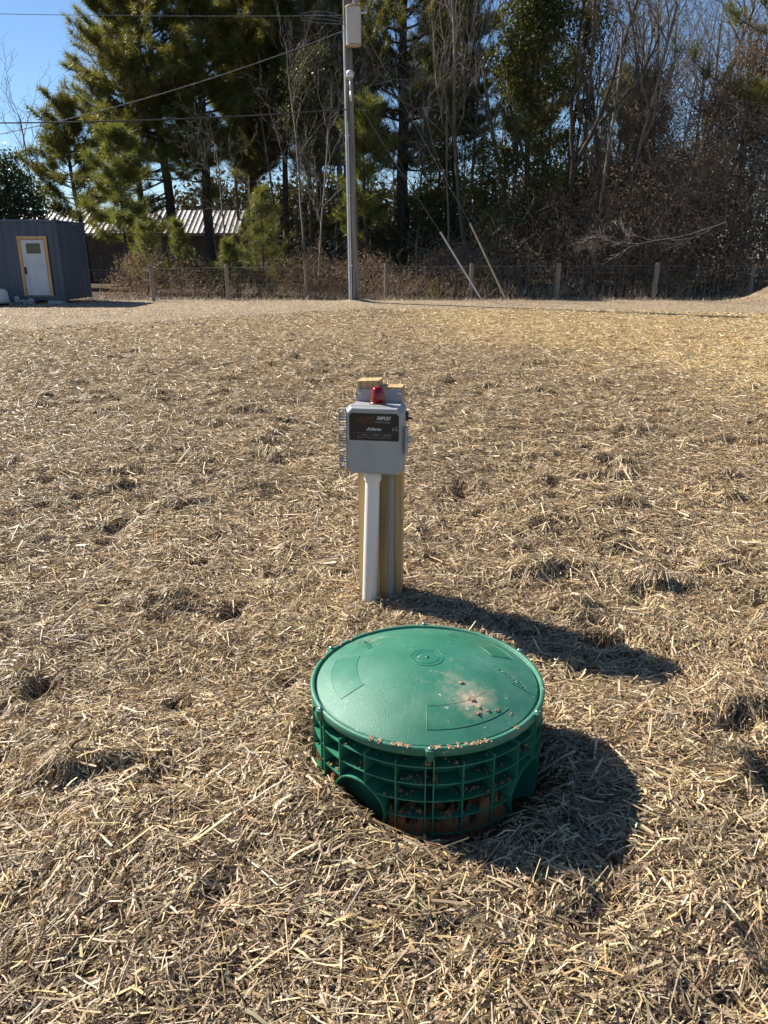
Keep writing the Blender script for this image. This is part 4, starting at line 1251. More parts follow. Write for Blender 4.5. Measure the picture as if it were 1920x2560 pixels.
# trees smothered in evergreen vines
def clump_points(r, blobs, per):
    P = []
    for (x, y, z, rad) in blobs:
        n = int(per * rad ** 2)
        d = r.normal(0, 1, (n, 3)); d /= np.linalg.norm(d, axis=1, keepdims=True)
        q = d * (rad * r.random(n)[:, None] ** 0.45) * np.array([1, 1, 1.15])
        q *= 1 + 0.35 * r.normal(0, 1, (n, 1)) * 0.5
        P.append(q + np.array([x, y, z]))
    return np.concatenate(P)

def leafy_tree(name, x, y, blobs, trunk, seed, label, material, size=0.14, per=150, spread=0.36, aspect=0.5, n_leaf=16, group=None):
    r = np.random.default_rng(seed)
    t = empty(name, (x, y, -0.05)); tag(t, label, 'tree', group)
    P0, P1, A, B = [], [], [], []
    for pts, r0, r1 in trunk:
        for i in range(len(pts) - 1):
            P0.append(pts[i]); P1.append(pts[i + 1]); A.append(r0 + (r1 - r0) * i / (len(pts) - 1)); B.append(r0 + (r1 - r0) * (i + 1) / (len(pts) - 1))
    V, F = tubes(P0, P1, A, B, 7)
    np_obj('trunk', V, F, M_bark, t, True)
    P = clump_points(r, blobs, per)
    V, F = leaf_cloud(P, r, n_leaf, size, spread, 0.35, aspect)
    o = np_obj('crown', V, F, material, t); o['kind'] = 'stuff'

leafy_tree('vine_covered_tree', 5.9, 34.0,
    [(-0.2, 0, 9.8, 1.25), (-0.9, 0, 8.9, 0.95), (-0.4, 0, 7.8, 0.95), (0.3, 0, 6.4, 0.85), (0.9, 0.2, 8.1, 0.75), (-0.8, 0.1, 5.4, 0.7), (0.6, 0, 4.7, 0.85), (0.0, 0, 11.2, 1.3), (0.1, 0, 3.2, 0.9), (0.7, 0, 10.4, 1.0), (0, 0, 12.4, 1.1)],
    [([(0, 0, 0), (0.1, 0, 3), (-0.1, 0, 6), (0, 0, 9), (0, 0, 12)], 0.15, 0.05), ([(0.1, 0, 3), (0.8, 0.1, 5.5), (0.9, 0.1, 9)], 0.08, 0.03), ([(-0.05, 0, 5), (-0.8, 0, 7), (-1.0, 0, 9)], 0.07, 0.03)], 61,
    'tall tree smothered in dark evergreen vines right of the guy wires', M_vine)
leafy_tree('vine_covered_tree', 8.0, 36.0,
    [(0, 0, 9.2, 0.8), (0.4, 0, 7.6, 0.6), (-0.2, 0, 6.2, 0.65), (0.2, 0, 4.7, 0.8), (0.6, 0, 10.9, 1.0), (-0.1, 0, 3.4, 0.9)],
    [([(0, 0, 0), (0.1, 0, 3), (0, 0, 6), (0.3, 0, 9), (0.4, 0, 11.5)], 0.12, 0.04)], 62,
    'second vine covered tree, thinner, standing behind the forked bare tree', M_vine, per=120)
leafy_tree('vine_covered_tree', 4.0, 34.5,
    [(0, 0, 5.2, 0.65), (0.5, 0, 4.3, 0.7), (-0.3, 0, 4.2, 0.5), (0.3, 0, 3.3, 0.7), (0.2, 0, 6.0, 0.4)],
    [([(0, 0, 0), (0.1, 0, 2.5), (0.1, 0, 6)], 0.06, 0.025)], 63,
    'short yellow green vine covered sapling left of the tall vine covered tree', leaf_mat('light_vine_leaves', (0.05, 0.06, 0.018), (0.15, 0.155, 0.05), 0.35, 0.4, 0.4, (1.2, 1.05, 0.5)), per=130)
leafy_tree('vine_covered_tree', -3.3, 36.0,
    [(0, 0, 8.2, 0.9), (-0.4, 0, 7.2, 0.7), (0.3, 0, 9.3, 0.7), (0.1, 0, 6.0, 0.5)],
    [([(0, 0, 0), (0.1, 0, 4), (0, 0, 9.5)], 0.1, 0.03)], 64,
    'vine covered trunk left of the utility pole among the pines', M_vine, per=130)
leafy_tree('vine_covered_tree', 2.4, 38.0,
    [(0, 0, 6.0, 0.8), (0.5, 0, 4.8, 0.9), (-0.4, 0, 4.0, 0.8), (0.3, 0, 7.4, 0.6), (0.2, 0, 3.0, 1.0), (0.6, 0, 8.6, 0.7)],
    [([(0, 0, 0), (0.1, 0, 4), (0.3, 0, 9)], 0.1, 0.03)], 66,
    'dark vine covered trunk between the thick pine and the guy wires', M_vine, per=110)
leafy_tree('vine_covered_tree', 11.4, 36.5,
    [(0, 0, 5.8, 1.1), (0.6, 0, 7.2, 0.9), (-0.5, 0, 7.0, 0.7), (0.1, 0, 8.6, 0.8), (0.9, 0, 5.0, 1.2)],
    [([(0, 0, 0), (0.2, 0, 4), (0.1, 0, 9.5)], 0.1, 0.03)], 67,
    'tree draped with brown dead vines rising above the right hand brush', M_dead, size=0.11, per=130)
leafy_tree('vine_covered_tree', 15.3, 36.0,
    [(0, 0, 6.6, 1.4), (0.9, 0, 8.0, 1.2), (-0.9, 0, 7.8, 1.0), (0.2, 0, 9.4, 1.2), (1.5, 0, 6.4, 1.3)],
    [([(0, 0, 0), (0.2, 0, 4), (0.1, 0, 10)], 0.12, 0.03)], 68,
    'tree draped with brown dead vines near the right edge', M_dead, size=0.11, per=120)
leafy_tree('evergreen_tree', -18.3, 40.0,
    [(0, 0, 5.2, 1.0), (0.3, 0, 4.3, 1.3), (-0.7, 0, 4.2, 1.2), (0.8, 0, 3.4, 1.4), (-0.6, 0, 2.8, 1.5), (-1.7, 0, 3.2, 1.2), (1.4, 0.2, 2.4, 1.2), (0, 0, 1.4, 1.6), (0, 0, 6.0, 0.5)],
    [([(0, 0, 0), (0, 0, 3), (0, 0, 6)], 0.16, 0.04)], 65,
    'dark broadleaf evergreen tree behind the blue container at the left edge', M_ever, size=0.2, per=70, spread=0.5, aspect=0.42, n_leaf=14)

# ------------------------------------------------------------------ brush behind the fence
def thicket(name, label, xs, tops, y0, y1, n, material, seed, low=0.0, leaf=None, stem=None, fill=1.0, front=1.4, cat='brush'):
    r = np.random.default_rng(seed)
    x = r.uniform(xs[0], xs[-1], n * 4); y = y0 + (y1 - y0) * r.random(n * 4) ** front
    top = np.interp(x, xs, tops) * (0.8 + 0.5 * noise(x / 1.3 + seed, y / 1.3) + 0.3 * noise(x / 0.5, y / 0.5 + seed))
    top = top * (0.45 + 0.55 * sstep(0, 0.35, (y - y0) / (y1 - y0)))
    w = np.clip(top / max(tops), 0, 1)
    k = (r.random(n * 4) < w) & (top > 0.05)
    k &= noise(x / 0.8 + 3 * seed, y / 0.8) > -0.55 + (1 - fill)
    x, y, top = x[k][:n], y[k][:n], top[k][:n]
    z = low + (top - low).clip(0.02) * r.random(len(x)) ** 0.8
    P = np.stack([x, y, z], 1)
    if leaf: V, F = leaf_cloud(P, r, *leaf)
    else: V, F = stem_cloud(P, r, *stem)
    o = np_obj(name, V, F, material)
    return tag(o, label, cat, kind='stuff')

XR, TR = (2.0, 3.5, 5.0, 7.0, 9.0, 10.5, 12.0, 14.0, 17.0, 22.0), (2.2, 3.0, 4.0, 4.6, 5.2, 6.8, 8.2, 8.8, 9.0, 8.8)
thicket('brown_brush', 'tall tangle of brown dead leaves filling the right hand wood edge', XR, TR, 30.4, 37.0, 9000, M_dead, 1, leaf=(9, 0.105, 0.42, 0.4, 0.5))
thicket('twig_tangle', 'grey brown bare twigs tangled through the right hand brush', XR, TR, 30.2, 35.0, 1300, mat('tangled_twigs', (0.17, 0.14, 0.11), (0.34, 0.29, 0.24), scale=3, rough=0.8), 2, stem=(1.3, 0.0085, 0.35, 5, 0.3, 1))
XL, TL = (-10.5, -9, -7, -5, -3, -1.5, 0.5, 2.2, 4), (1.9, 1.9, 1.4, 1.5, 1.9, 1.8, 1.6, 1.7, 2.0)
thicket('weedy_brush', 'low brown weeds and briars along the left half of the fence', XL, TL, 29.3, 34.0, 3000, M_dead, 3, leaf=(10, 0.075, 0.32, 0.4, 0.5))
thicket('briar_stems', 'thin tan briar stems along the left half of the fence', XL, TL, 29.2, 33.0, 420, M_twig, 4, stem=(0.9, 0.0075, 0.9, 5, 0.22, 1))
thicket('fence_weeds', 'tall dry tan grass and weeds at the foot of the fence posts', (-8, -5, -2, 1, 4, 7, 10, 14), (0.30, 0.34, 0.36, 0.42, 0.36, 0.26, 0.22, 0.2), 28.75, 30.2, 1300, mat('dry_weeds', (0.34, 0.25, 0.15), (0.50, 0.38, 0.24), scale=2, rough=0.8), 9, stem=(0.42, 0.006, 1.6, 4, 0.14, 0), cat='weeds')
XF, TF = (-17, -12, -6, -2, 2, 6, 10, 16, 26), (6.0, 7.5, 7.5, 7.2, 7.0, 7.2, 8.0, 9.2, 10.0)
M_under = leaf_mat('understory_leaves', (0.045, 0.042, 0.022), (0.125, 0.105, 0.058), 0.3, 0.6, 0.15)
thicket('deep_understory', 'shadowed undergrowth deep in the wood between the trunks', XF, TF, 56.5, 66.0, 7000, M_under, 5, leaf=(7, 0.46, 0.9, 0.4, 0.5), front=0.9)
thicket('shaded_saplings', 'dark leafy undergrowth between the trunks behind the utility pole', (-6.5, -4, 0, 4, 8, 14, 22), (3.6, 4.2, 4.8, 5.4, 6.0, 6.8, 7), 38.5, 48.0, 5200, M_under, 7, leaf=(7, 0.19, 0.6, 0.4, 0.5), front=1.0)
thicket('hanging_dead_leaves', 'sparse brown leaves hanging high among the right hand branches', (8.5, 10, 12, 15, 20, 25), (8, 10, 11.5, 12, 12, 12), 35.0, 43.0, 5600, M_dead, 8, low=3.0, leaf=(7, 0.10, 0.55, 0.5, 0.5), front=1.0, fill=0.85)
thicket('understory_twigs', 'fine grey twigs hanging between the tree trunks of the wood', (-10, -4, 0, 6, 12, 24), (8.5, 9, 11, 12, 12, 12), 38.0, 50.0, 1300, M_greybark, 6, low=1.0, stem=(2.4, 0.012, 0.5, 5, 0.25, 1), front=1.0)

# pale fallen branch over the fence on the right
def fallen_branch():
    r = np.random.default_rng(15)
    P0, P1, A, B = [], [], [], []
    def run(p, d, l, rad, lev):
        for i in range(7 if lev == 0 else 5):
            d = d + r.normal(0, 0.10 if lev == 0 else 0.2, 3); d /= np.linalg.norm(d)
            q = p + d * l / (7 if lev == 0 else 5)
            P0.append(p); P1.append(q); A.append(rad); rad = max(0.005, rad * 0.85); B.append(rad); p = q
            if lev < 3:
                for _ in range(2):
                    if r.random() < 0.60:
                        e = d + r.normal(0, 0.40, 3); e /= np.linalg.norm(e)
                        run(p, e, l * r.uniform(0.3, 0.55), max(0.005, rad * 0.6), lev + 1)
    run(np.array([0, 0, 0.0]), np.array([-0.88, -0.1, -0.42]), 3.4, 0.028, 0)
    V, F = tubes(P0, P1, A, B, 3)
    o = np_obj('fallen_branch', V, F, mat('bleached_wood', (0.36, 0.31, 0.26), (0.44, 0.39, 0.33), scale=4, rough=0.8))
    o.location = (12.5, 29.7, 2.7)
    tag(o, 'bleached bare branch leaning out over the wire fence on the right', 'branch')
fallen_branch()

# ------------------------------------------------------------------ wire fence
M_post = mat('weathered_post', (0.20, 0.155, 0.115), (0.33, 0.275, 0.22), scale=9, rough=0.9, bump=0.6, bscale=40, stretch=(1, 1, 0.12), spec=0.15)
M_wire = mat('galvanised_wire', (0.22, 0.22, 0.22), (0.30, 0.28, 0.26), scale=3, rough=0.5, metal=0.6)
def build_fence():
    P = [(-10.95, 26.95, 1.15, 0.045, 0), (-8.1, 27.7, 1.2, 0.075, 0.3), (-5.62, 28.5, 1.23, 0.07, -0.6), (-2.85, 29.0, 1.20, 0.062, -0.6), (0.08, 29.1, 1.24, 0.065, -1.2), (3.22, 29.3, 1.25, 0.075, 0.2), (6.42, 29.4, 1.26, 0.09, 0.8), (10.05, 29.45, 1.28, 0.09, 2.2), (13.6, 29.4, 1.15, 0.075, 1.0), (17.2, 29.4, 1.2, 0.08, 0), (20.6, 29.4, 1.2, 0.08, 0)]
    t = empty('wire_fence', (0, 28.8, 0))
    tag(t, 'woven wire farm fence on round wooden posts along the wood edge', 'fence')
    rr = random.Random(4)
    for (x, y, h, r_, lean) in P:
        bm = bmesh.new()
        lathe(bm, [(r_ * 1.05, -0.1), (r_, 0.3), (r_ * 0.97, h * 0.8), (r_ * 0.94, h - 0.01), (r_ * 0.8, h)], 10)
        for v in bm.verts:
            v.co.x += v.co.z * math.tan(R(lean)) + rr.uniform(-0.004, 0.004); v.co.y += rr.uniform(-0.004, 0.004)
        o = bm_obj('post', bm, M_post, t); o.location = (x, y - 28.8, 0)
    for (a, b) in zip(P, P[1:]):
        dx, dy = b[0] - a[0], b[1] - a[1]
        ln = math.hypot(dx, dy)
        n = int(ln / 0.15)
        P0, P1 = [], []
        ha, hb = a[2] - 0.17, b[2] - 0.17
        oy = -0.085
        for k in range(1, n):
            f = k / n; hh = (ha + (hb - ha) * f) * 0.97
            P0.append((a[0] + dx * f, a[1] + dy * f - 28.8 + oy, 0.03)); P1.append((a[0] + dx * f, a[1] + dy * f - 28.8 + oy, hh))
        for z in (0.05, 0.14, 0.25, 0.38, 0.53, 0.70, 0.88, 1.0):
            P0.append((a[0], a[1] - 28.8 + oy, z * ha * 0.97)); P1.append((b[0], b[1] - 28.8 + oy, z * hb * 0.97))
        V, F = tubes(P0, P1, np.full(len(P0), 0.0021), np.full(len(P0), 0.0021), 3)
        np_obj('woven_wire', V, F, M_wire, t)
        V, F = polytube(catenary((a[0], a[1] - 28.8 + oy, a[2] - 0.10), (b[0], b[1] - 28.8 + oy, b[2] - 0.10), 0.015, 8), 0.006, 4)
        np_obj('top_wire', V, F, M_wire, t)
build_fence()

# ------------------------------------------------------------------ utility pole
M_pole = mat('grey_pole_wood', (0.115, 0.102, 0.088), (0.27, 0.248, 0.222), scale=11, rough=0.9, bump=0.7, bscale=30, stretch=(1, 1, 0.05), spec=0.15)
M_galv = mat('galvanised_steel', (0.60, 0.61, 0.62), (0.72, 0.72, 0.72), scale=6, rough=0.5, metal=0.35, stretch=(1, 1, 0.2))
M_cable = mat('black_cable', (0.03, 0.03, 0.032), rough=0.55)
M_alu = mat('bare_conductor', (0.24, 0.24, 0.25), rough=0.5, metal=0.4)
M_porc = mat('grey_porcelain', (0.34, 0.35, 0.37), rough=0.2)
def tank_material():
    return mat('transformer_paint', (0.52, 0.52, 0.53), (0.46, 0.40, 0.33), scale=3.2, rough=0.5, stretch=(1, 1, 0.25), lo=0.52, hi=0.78)
PX, PY = -1.04, 27.3
LEAN = -0.012
def build_pole():
    t = empty('utility_pole', (PX, PY, 0))
    tag(t, 'grey wooden utility pole with cables clipped up its side at the field edge', 'utility pole')
    def cx(z): return LEAN * z
    bm = bmesh.new()
    prof = [(0.168, -0.1), (0.165, 0.3), (0.155, 3), (0.142, 6), (0.13, 9), (0.12, 11.5), (0.115, 11.6)]
    lathe(bm, prof, 20)
    for v in bm.verts: v.co.x += cx(v.co.z)
    bm_obj('shaft', bm, M_pole, t, True)
    # conduit and ground wires up the left side
    for (dx, dy, r_, z0, z1, m_, nm) in ((-0.135, -0.115, 0.030, 0.0, 8.3, M_galv, 'riser_conduit'), (-0.072, -0.150, 0.017, 0.05, 5.6, M_galv, 'cable_guard'), (-0.030, -0.163, 0.008, 0.05, 6.3, M_cable, 'ground_wire'), (0.115, -0.128, 0.010, 0.05, 1.0, M_cable, 'ground_wire')):
        zs = np.linspace(z0, z1, 14)
        V, F = polytube([(cx(z) + dx * (1 - 0.022 * z), dy * (1 - 0.022 * z), z) for z in zs], r_, 10)
        np_obj(nm, V, F, m_, t, True)
    for z in (1.2, 3.4, 5.2):
        bm = bmesh.new(); box(bm, cx(z) - 0.175, cx(z) - 0.02, -0.172, -0.152, z - 0.02, z + 0.02)
        bm_obj('strap', bm, M_galv, t)
    bm = bmesh.new(); box(bm, cx(1) + 0.09, cx(1) + 0.15, -0.158, -0.133, 0.62, 0.95, 0.01)
    bm_obj('ground_box', bm, M_pole, t)
    # transformer
    tr = empty('transformer', (PX + 0.10, PY - 0.36, 7.68))
    tag(tr, 'grey rust stained transformer can hung high on the utility pole', 'transformer')
    bm = bmesh.new(); lathe(bm, [(0.225, 0.0), (0.235, 0.015), (0.235, 0.98), (0.24, 0.985), (0.24, 1.02)], 32)
    bm_obj('tank', bm, tank_material(), tr, True)
    M_rust = mat('rusty_band', (0.30, 0.16, 0.085), (0.42, 0.28, 0.18), scale=12, rough=0.8)
    bm = bmesh.new(); lathe(bm, [(0.2352, -0.012), (0.245, -0.006), (0.245, 0.018), (0.2362, 0.022)], 32, cap=False); bm_obj('bottom_rim', bm, M_rust, tr, True)
    bm = bmesh.new(); lathe(bm, [(0.246, 1.0), (0.252, 1.012), (0.25, 1.045), (0.20, 1.075), (0.05, 1.09)], 32); bm_obj('tank_lid', bm, M_rust, tr, True)
    for (dx, z) in ((0.045, 0.84), (0.045, 0.50)):
        bm = bmesh.new(); box(bm, dx - 0.02, dx + 0.02, -0.262, -0.232, z - 0.05, z + 0.05, 0.006); bm_obj('lug', bm, M_white_paint, tr)
    for (dx, z) in ((-0.06, 0.90), (0.0, 0.20)):
        bm = bmesh.new(); lathe(bm, [(0.022, -0.225), (0.022, -0.255), (0.012, -0.26)], 10, dx, z, axis='Y'); bm_obj('terminal', bm, M_galv, tr)
    bm = bmesh.new()
    prof = [(0.03, 1.09)]
    for k in range(6): prof += [(0.075, 1.12 + k * 0.07), (0.035, 1.15 + k * 0.07)]
    prof += [(0.02, 1.56), (0.02, 1.66)]
    lathe(bm, prof, 16, 0.05, -0.02); bm_obj('bushing', bm, M_porc, tr, True)
    bm = bmesh.new(); box(bm, 0.23, 0.42, -0.03, 0.01, 0.86, 0.90); bm_obj('arrester_bracket', bm, M_galv, tr)
    bm = bmesh.new(); lathe(bm, [(0.03, 0.902), (0.05, 0.93), (0.03, 0.96), (0.05, 0.99), (0.03, 1.02), (0.035, 1.06), (0.012, 1.10)], 14, 0.39, -0.01); bm_obj('arrester', bm, M_porc, tr, True)
    bm = bmesh.new(); box(bm, -0.16, -0.06, 0.2, 0.235, 0.2, 0.85); bm_obj('hanger', bm, M_galv, tr)
    # looping leads between transformer and pole
    for k in range(6):
        a = (-0.15 + 0.02 * k, -0.18, 0.92 - 0.04 * (k % 3)); b = (-0.27, 0.15, 0.35 + 0.1 * k)
        V, F = polytube(catenary(a, b, 0.25 + 0.05 * k, 12), 0.008, 5)
        np_obj('lead', V, F, M_cable, tr)
    # weatherhead lamp below
    lp = empty('area_light', (PX - 0.03, PY - 0.28, 6.82)); tag(lp, 'small ribbed lamp head on the pole below the transformer', 'lamp')
    bm = bmesh.new(); lathe(bm, [(0.10, 0.0), (0.115, 0.02), (0.115, 0.14), (0.09, 0.19), (0.04, 0.215)], 20); bm_obj('housing', bm, M_galv, lp, True)
    for k in range(10):
        a = 2 * math.pi * k / 10
        bm = bmesh.new(); box(bm, 0.1155, 0.121, -0.008, 0.008, 0.03, 0.13); bmesh.ops.rotate(bm, cent=(0, 0, 0), matrix=Matrix.Rotation(a, 3, 'Z'), verts=bm.verts); bm_obj('fin', bm, M_white_paint, lp)
    bm = bmesh.new(); lathe(bm, [(0.055, -0.06), (0.09, -0.001)], 16); bm_obj('collar', bm, M_porc, lp, True)
    bm = bmesh.new(); lathe(bm, [(0.022, -0.36), (0.022, -0.06)], 10); bm_obj('stem', bm, M_galv, lp, True)
    bm = bmesh.new(); lathe(bm, [(0.035, -0.65), (0.035, -0.36)], 10, 0.02, 0.03); bm_obj('arm', bm, M_galv, lp, True)

M_white_paint = mat('white_paint', (0.62, 0.62, 0.61), (0.50, 0.50, 0.50), scale=5, rough=0.55)
build_pole()

def cable(name, a, b, sag, r_, m_, label, n=30):
    V, F = polytube(catenary(a, b, sag, n), r_, 5)
    o = np_obj(name, V, F, m_); tag(o, label, 'cable'); return o
def pz(z, dy=-0.16, dx=-0.08): return (PX + LEAN * z + dx, PY + dy, z)
cable('service_cable', pz(5.95), (-22.0, 23.0, 5.25), 0.35, 0.020, M_cable, 'thick black service cable running left from the pole')
cable('service_cable', pz(8.15), (-24.0, 26.5, 4.0), 0.95, 0.013, M_alu, 'twisted pale cable sagging left from beside the transformer')
cable('overhead_wire', pz(8.55), (-30.0, 26.0, 9.0), 0.25, 0.009, M_alu, 'thin overhead wire crossing the sky at the top left')
for k in range(4):
    a = pz(8.5 - 0.06 * k); b = (PX - 1.55, PY - 0.02, 8.62 - 0.05 * k)
    V, F = polytube(catenary(a, b, -0.12 + 0.05 * k, 12), 0.007, 5)
    o = np_obj('jumper_wire', V, F, M_alu)
    tag(o, 'looped jumper wire left of the pole head', 'wire', 'jumper wires looping at the pole head')

# ------------------------------------------------------------------ guy wires with markers
def guy(anchor, tip, top, col1, label, wire_label):
    A = Vector(anchor); T = Vector(tip); d = (T - A).normalized()
    t = empty('guy_marker', anchor); tag(t, label, 'guy marker')
    L_ = (T - A).length
    V, F = polytube([(0, 0, 0.0), tuple(d * 0.28)], 0.012, 8); np_obj('anchor_rod', V, F, M_galv, t)
    V, F = polytube([tuple(d * (0.2 + (L_ - 0.2) * k / 6)) for k in range(7)], 0.030, 10); np_obj('sleeve', V, F, col1, t, True)
    V, F = polytube(catenary(tip, top, 0.05, 12), 0.0055, 5)
    o = np_obj('guy_wire', V, F, M_alu); tag(o, wire_label, 'guy wire')
M_sleeve_w = mat('white_sleeve', (0.55, 0.56, 0.57), (0.44, 0.45, 0.46), scale=4, rough=0.6)
M_sleeve_t = mat('faded_yellow_sleeve', (0.46, 0.35, 0.22), (0.38, 0.28, 0.17), scale=4, rough=0.6)
guy((3.34, 26.5, 0.02), (1.86, 26.78, 2.26), (PX + 0.05, PY - 0.05, 6.4), M_sleeve_w, 'white guy wire marker slanting from the ground near a fence post', 'guy wire rising from the white marker to the pole')
guy((4.10, 26.1, 0.02), (2.80, 26.46, 2.52), (PX + 0.1, PY - 0.05, 8.7), M_sleeve_t, 'faded tan guy wire marker slanting, right of the white one', 'guy wire rising from the tan marker to the transformer')

# ------------------------------------------------------------------ blue shipping container
def build_container():
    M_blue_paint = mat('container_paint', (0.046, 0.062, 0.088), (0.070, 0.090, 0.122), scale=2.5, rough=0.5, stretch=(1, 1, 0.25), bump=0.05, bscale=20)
    M_blue_shaded = mat('container_shaded_paint', (0.036, 0.052, 0.078), (0.052, 0.072, 0.102), scale=2.5, rough=0.55, stretch=(1, 1, 0.25))  # same container paint, darkened so the end's shade is in the colour
    M_lumber = wood_material('fresh_lumber', (0.42, 0.24, 0.10), (0.55, 0.34, 0.16), (0.62, 0.42, 0.22), 12)
    M_door = mat('white_door', (0.58, 0.59, 0.62), (0.46, 0.47, 0.51), scale=5, rough=0.55, stretch=(1, 1, 0.4))
    M_pane = mat('dark_pane', (0.02, 0.022, 0.02), (0.07, 0.065, 0.05), scale=6, rough=0.08)
    x1, x0, y0, y1, zb, zt = -10.58, -16.64, 26.2, 28.64, 0.10, 2.62
    t = empty('shipping_container', (x1, y0, 0))
    tag(t, 'blue grey corrugated shipping container with a white door at left', 'container')
    def L(x): return x - x1
    def Yl(y): return y - y0
    # corrugated long side facing the field: trapezoid folds
    def corrugate(a, b, step=0.28, depth=0.05):
        pts = []; s = a
        while s < b - 1e-6:
            pts += [(s, 0), (s + step * 0.32, 0), (s + step * 0.5, depth), (s + step * 0.82, depth)]; s += step
        pts.append((b, 0)); return [p for p in pts if p[0] <= b]
    prof = corrugate(L(x0) + 0.12, -0.12)
    V = []
    for (s, d) in prof: V += [(s, 0.02 + d, zb + 0.15), (s, 0.02 + d, zt - 0.08)]
    F = [(2 * i, 2 * i + 2, 2 * i + 3, 2 * i + 1) for i in range(len(prof) - 1)]
    np_obj('side_wall', np.array(V), np.array(F), M_blue_paint, t)
    prof = corrugate(0.12, 2.32, 0.25)
    V = []
    for (s, d) in prof: V += [(-0.02 - d, s, zb + 0.15), (-0.02 - d, s, zt - 0.08)]
    F = [(2 * i, 2 * i + 2, 2 * i + 3, 2 * i + 1) for i in range(len(prof) - 1)]
    np_obj('end_wall', np.array(V), np.array(F), M_blue_shaded, t)
    box_obj('far_wall', L(x0), -0.06, 2.40, 2.42, zb + 0.15, zt - 0.08, M_blue_shaded, t)
    box_obj('left_end_wall', L(x0) + 0.05, L(x0) + 0.08, 0.12, 2.36, zb + 0.15, zt - 0.08, M_blue_shaded, t)
    box_obj('roof', L(x0) + 0.02, -0.02, 0.03, 2.41, zt - 0.035, zt - 0.005, mat('roof_paint', (0.30, 0.36, 0.42), rough=0.45), t)
    for (xa, xb, ya, yb) in ((-0.12, 0.0, 0.0, 0.12), (-0.12, 0.0, 2.32, 2.44), (L(x0), L(x0) + 0.12, 0.0, 0.12), (L(x0), L(x0) + 0.12, 2.32, 2.44)):
        pst = box_obj('corner_post', xa, xb, ya, yb, zb + 0.122, zt - 0.122, M_blue_paint, t, 0.008)
        for (za, zb2) in ((zb, zb + 0.12), (zt - 0.12, zt)):
            box_obj('corner_casting', xa - 0.004, xb + 0.004, ya - 0.004, yb + 0.004, za, zb2, M_blue_paint, pst, 0.008)
    box_obj('bottom_rail', L(x0) + 0.124, -0.124, 0.004, 0.06, zb + 0.01, zb + 0.148, M_blue_paint, t)
    box_obj('top_rail', L(x0) + 0.124, -0.124, 0.004, 0.06, zt - 0.078, zt - 0.02, M_blue_paint, t)
    box_obj('bottom_rail', -0.06, -0.004, 0.124, 2.316, zb + 0.01, zb + 0.148, M_blue_shaded, t)
    box_obj('top_rail', -0.06, -0.004, 0.124, 2.316, zt - 0.078, zt - 0.02, M_blue_shaded, t)
    # door in its lumber frame
    dx0, dx1, dz0, dz1 = -1.34, -0.38, 0.25, 2.12
    fw = 0.105
    for (a, b, c, d) in ((dx0, dx0 + fw, dz0, dz1 - fw - 0.002), (dx1 - fw, dx1, dz0, dz1 - fw - 0.002), (dx0, dx1, dz1 - fw, dz1)):
        box_obj('door_frame_board', a, b, -0.020, 0.018, c, d, M_lumber, t, 0.003)
    d = box_obj('door', dx0 + fw + 0.006, dx1 - fw - 0.006, -0.006, 0.018, dz0 + 0.02, dz1 - fw - 0.012, M_door, t, 0.003)
    wx0, wx1, wz0, wz1 = dx0 + fw + 0.16, dx1 - fw - 0.12, 1.58, 1.90
    for (a, b, c, e) in ((wx0 - 0.03, wx1 + 0.03, wz1, wz1 + 0.03), (wx0 - 0.03, wx1 + 0.03, wz0 - 0.03, wz0), (wx0 - 0.03, wx0, wz0 + .001, wz1 - .001), (wx1, wx1 + 0.03, wz0 + .001, wz1 - .001)):
        box_obj('window_bead', a, b, -0.020, -0.0065, c, e, M_white_paint, d)
    box_obj('window_pane', wx0 + .001, wx1 - .001, -0.0105, -0.0068, wz0 + .001, wz1 - .001, M_pane, d)
    for (a, b) in ((dx0 + fw + 0.10, dx0 + fw + 0.33), (dx0 + fw + 0.40, dx1 - fw - 0.10)):
        for (p, q, u, v) in ((a, a + 0.02, 0.50, 1.38), (b - 0.02, b, 0.50, 1.38), (a + .021, b - .021, 0.50, 0.52), (a + .021, b - .021, 1.36, 1.38)):
            box_obj('panel_moulding', p, q, -0.012, -0.0066, u, v, M_door, d)
    box_obj('latch_plate', dx0 + fw + 0.012, dx0 + fw + 0.085, -0.024, -0.0064, 0.93, 1.17, M_blackp, d, 0.004)
    box_obj('door_sill', dx0, dx1, -0.012, 0.018, dz0 - 0.035, dz0 - 0.004, M_pole, t)
    # blocks it stands on
    for (x, m_) in ((-0.35, 0), (-2.2, 0), (-5.6, 0)):
        b = box_obj('support_block', x - 0.25, x + 0.25, -0.02, 0.30, -0.03, zb - 0.002, mat('block_concrete', (0.30, 0.30, 0.30), (0.38, 0.37, 0.36), scale=12, rough=0.9), t, 0.01)
build_container()

# white drum and rubble left of the door
dr = empty('plastic_drum', (-12.42, 25.45, 0.10)); tag(dr, 'white plastic drum resting on a board at the left edge', 'drum')
bm = bmesh.new(); lathe(bm, [(0.30, 0.0), (0.29, 0.10), (0.27, 0.30), (0.25, 0.36), (0.19, 0.40), (0.06, 0.41)], 24)
bm_obj('shell', bm, mat('drum_plastic', (0.55, 0.56, 0.54), (0.42, 0.43, 0.42), scale=4, rough=0.5), dr, True)
bm = bmesh.new(); lathe(bm, [(0.301, 0.005), (0.318, 0.012), (0.318, 0.035), (0.299, 0.045)], 24, cap=False); bm_obj('rim', bm, M_white_paint, dr, True)
bd = empty('wooden_pallet', (-12.4, 25.4, 0)); tag(bd, 'low dark wooden pallet under the white drum', 'pallet')
for k in range(5): box_obj('slat', -0.5, 0.62, -0.42 + k * 0.18, -0.28 + k * 0.18, 0.075, 0.097, M_pole, bd)
for k in range(3): box_obj('runner', -0.5 + k * 0.5, -0.42 + k * 0.5, -0.42, 0.44, -0.01, 0.073, M_pole, bd)
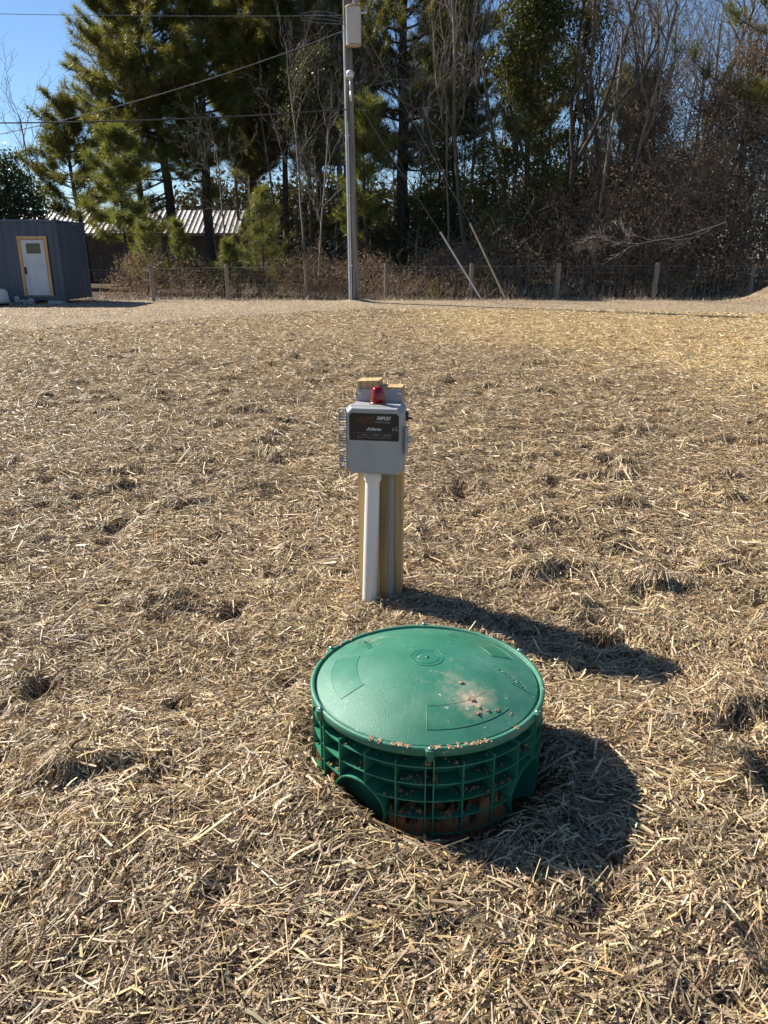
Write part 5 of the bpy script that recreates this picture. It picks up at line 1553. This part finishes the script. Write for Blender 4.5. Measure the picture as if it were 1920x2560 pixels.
M_rubble = mat('broken_concrete', (0.22, 0.23, 0.25), (0.36, 0.36, 0.37), scale=9, rough=0.9, bump=0.5, bscale=30)
def rock(x, y, z, sx, sy, sz, seed, label):
    rr = random.Random(seed)
    bm = bmesh.new(); bmesh.ops.create_icosphere(bm, subdivisions=2, radius=1)
    for v in bm.verts:
        k = rr.uniform(0.8, 1.12); v.co = Vector((max(-0.75, min(0.75, v.co.x * k)) * sx * 1.2, max(-0.75, min(0.75, v.co.y * k)) * sy * 1.2, max(-0.7, min(0.75, v.co.z * k)) * sz * 1.2))
    o = bm_obj('concrete_chunk', bm, M_rubble); o.location = (x, y, z); o.rotation_euler = (rr.uniform(-.3, .3), rr.uniform(-.3, .3), rr.uniform(0, 3))
    tag(o, label, 'concrete chunk', 'concrete chunks along the container base')
rock(-11.98, 25.72, 0.12, 0.10, 0.10, 0.17, 1, 'upright grey concrete chunk just right of the white drum')
rock(-11.80, 25.78, 0.07, 0.09, 0.09, 0.10, 2, 'low grey concrete chunk, middle of the row by the container')
rock(-11.58, 25.85, 0.09, 0.14, 0.10, 0.12, 3, 'flat grey concrete chunk nearest the container door')

# ------------------------------------------------------------------ metal roofed shed behind the trees
def build_shed():
    x0, x1, y0, y1 = -23.2, -8.6, 48.0, 53.5
    t = empty('metal_roofed_shed', (x0, y0, 0)); tag(t, 'long low shed with silver metal roof seen through the pines', 'shed')
    Mw = mat('shed_boards', (0.10, 0.075, 0.055), (0.16, 0.12, 0.09), scale=6, rough=0.9, stretch=(1, 1, 0.1))
    Mr = mat('silver_roofing', (0.17, 0.175, 0.18), (0.30, 0.27, 0.24), scale=1.2, rough=0.5, metal=0.3)
    W = x1 - x0; ze, zr = 2.80, 4.2
    n = int(W / 0.61)
    for k in range(n): box_obj('wall_board', k * W / n + 0.002, (k + 1) * W / n - 0.004, 0.5, 0.53, 0, 2.70, Mw, t)
    box_obj('back_wall', 0.1, W - 0.1, 5.0, 5.03, 0, 2.75, Mw, t)
    for xx in (0.1, W - 0.14): box_obj('end_wall', xx, xx + 0.03, 0.54, 4.99, 0, 2.75, Mw, t)
    box_obj('fascia', 0, W, 0.0, 0.03, ze - 0.16, ze - 0.02, mat('tan_fascia', (0.42, 0.28, 0.16), rough=0.8), t)
    # sheets with standing ribs
    def sheet(xa, xb, front):
        pts = []; s = xa; st = (xb - xa) / 3
        for k in range(3): pts += [(s, 0.0), (s + st * 0.70, 0.0), (s + st * 0.78, 0.03), (s + st * 0.92, 0.03)]; s += st
        pts.append((xb - 0.004, 0.0))
        ya, yb = (-0.12, 2.75) if front else (5.6, 2.75)
        V = []
        for (s, d) in pts: V += [(s, ya, ze + d), (s, yb, zr + d)]
        F = [(2 * i, 2 * i + 2, 2 * i + 3, 2 * i + 1) for i in range(len(pts) - 1)]
        np_obj('roof_sheet', np.array(V), np.array(F), Mr, t)
    m = int(W / 0.9)
    for k in range(m):
        sheet(k * W / m, (k + 1) * W / m, True); sheet(k * W / m, (k + 1) * W / m, False)
build_shed()
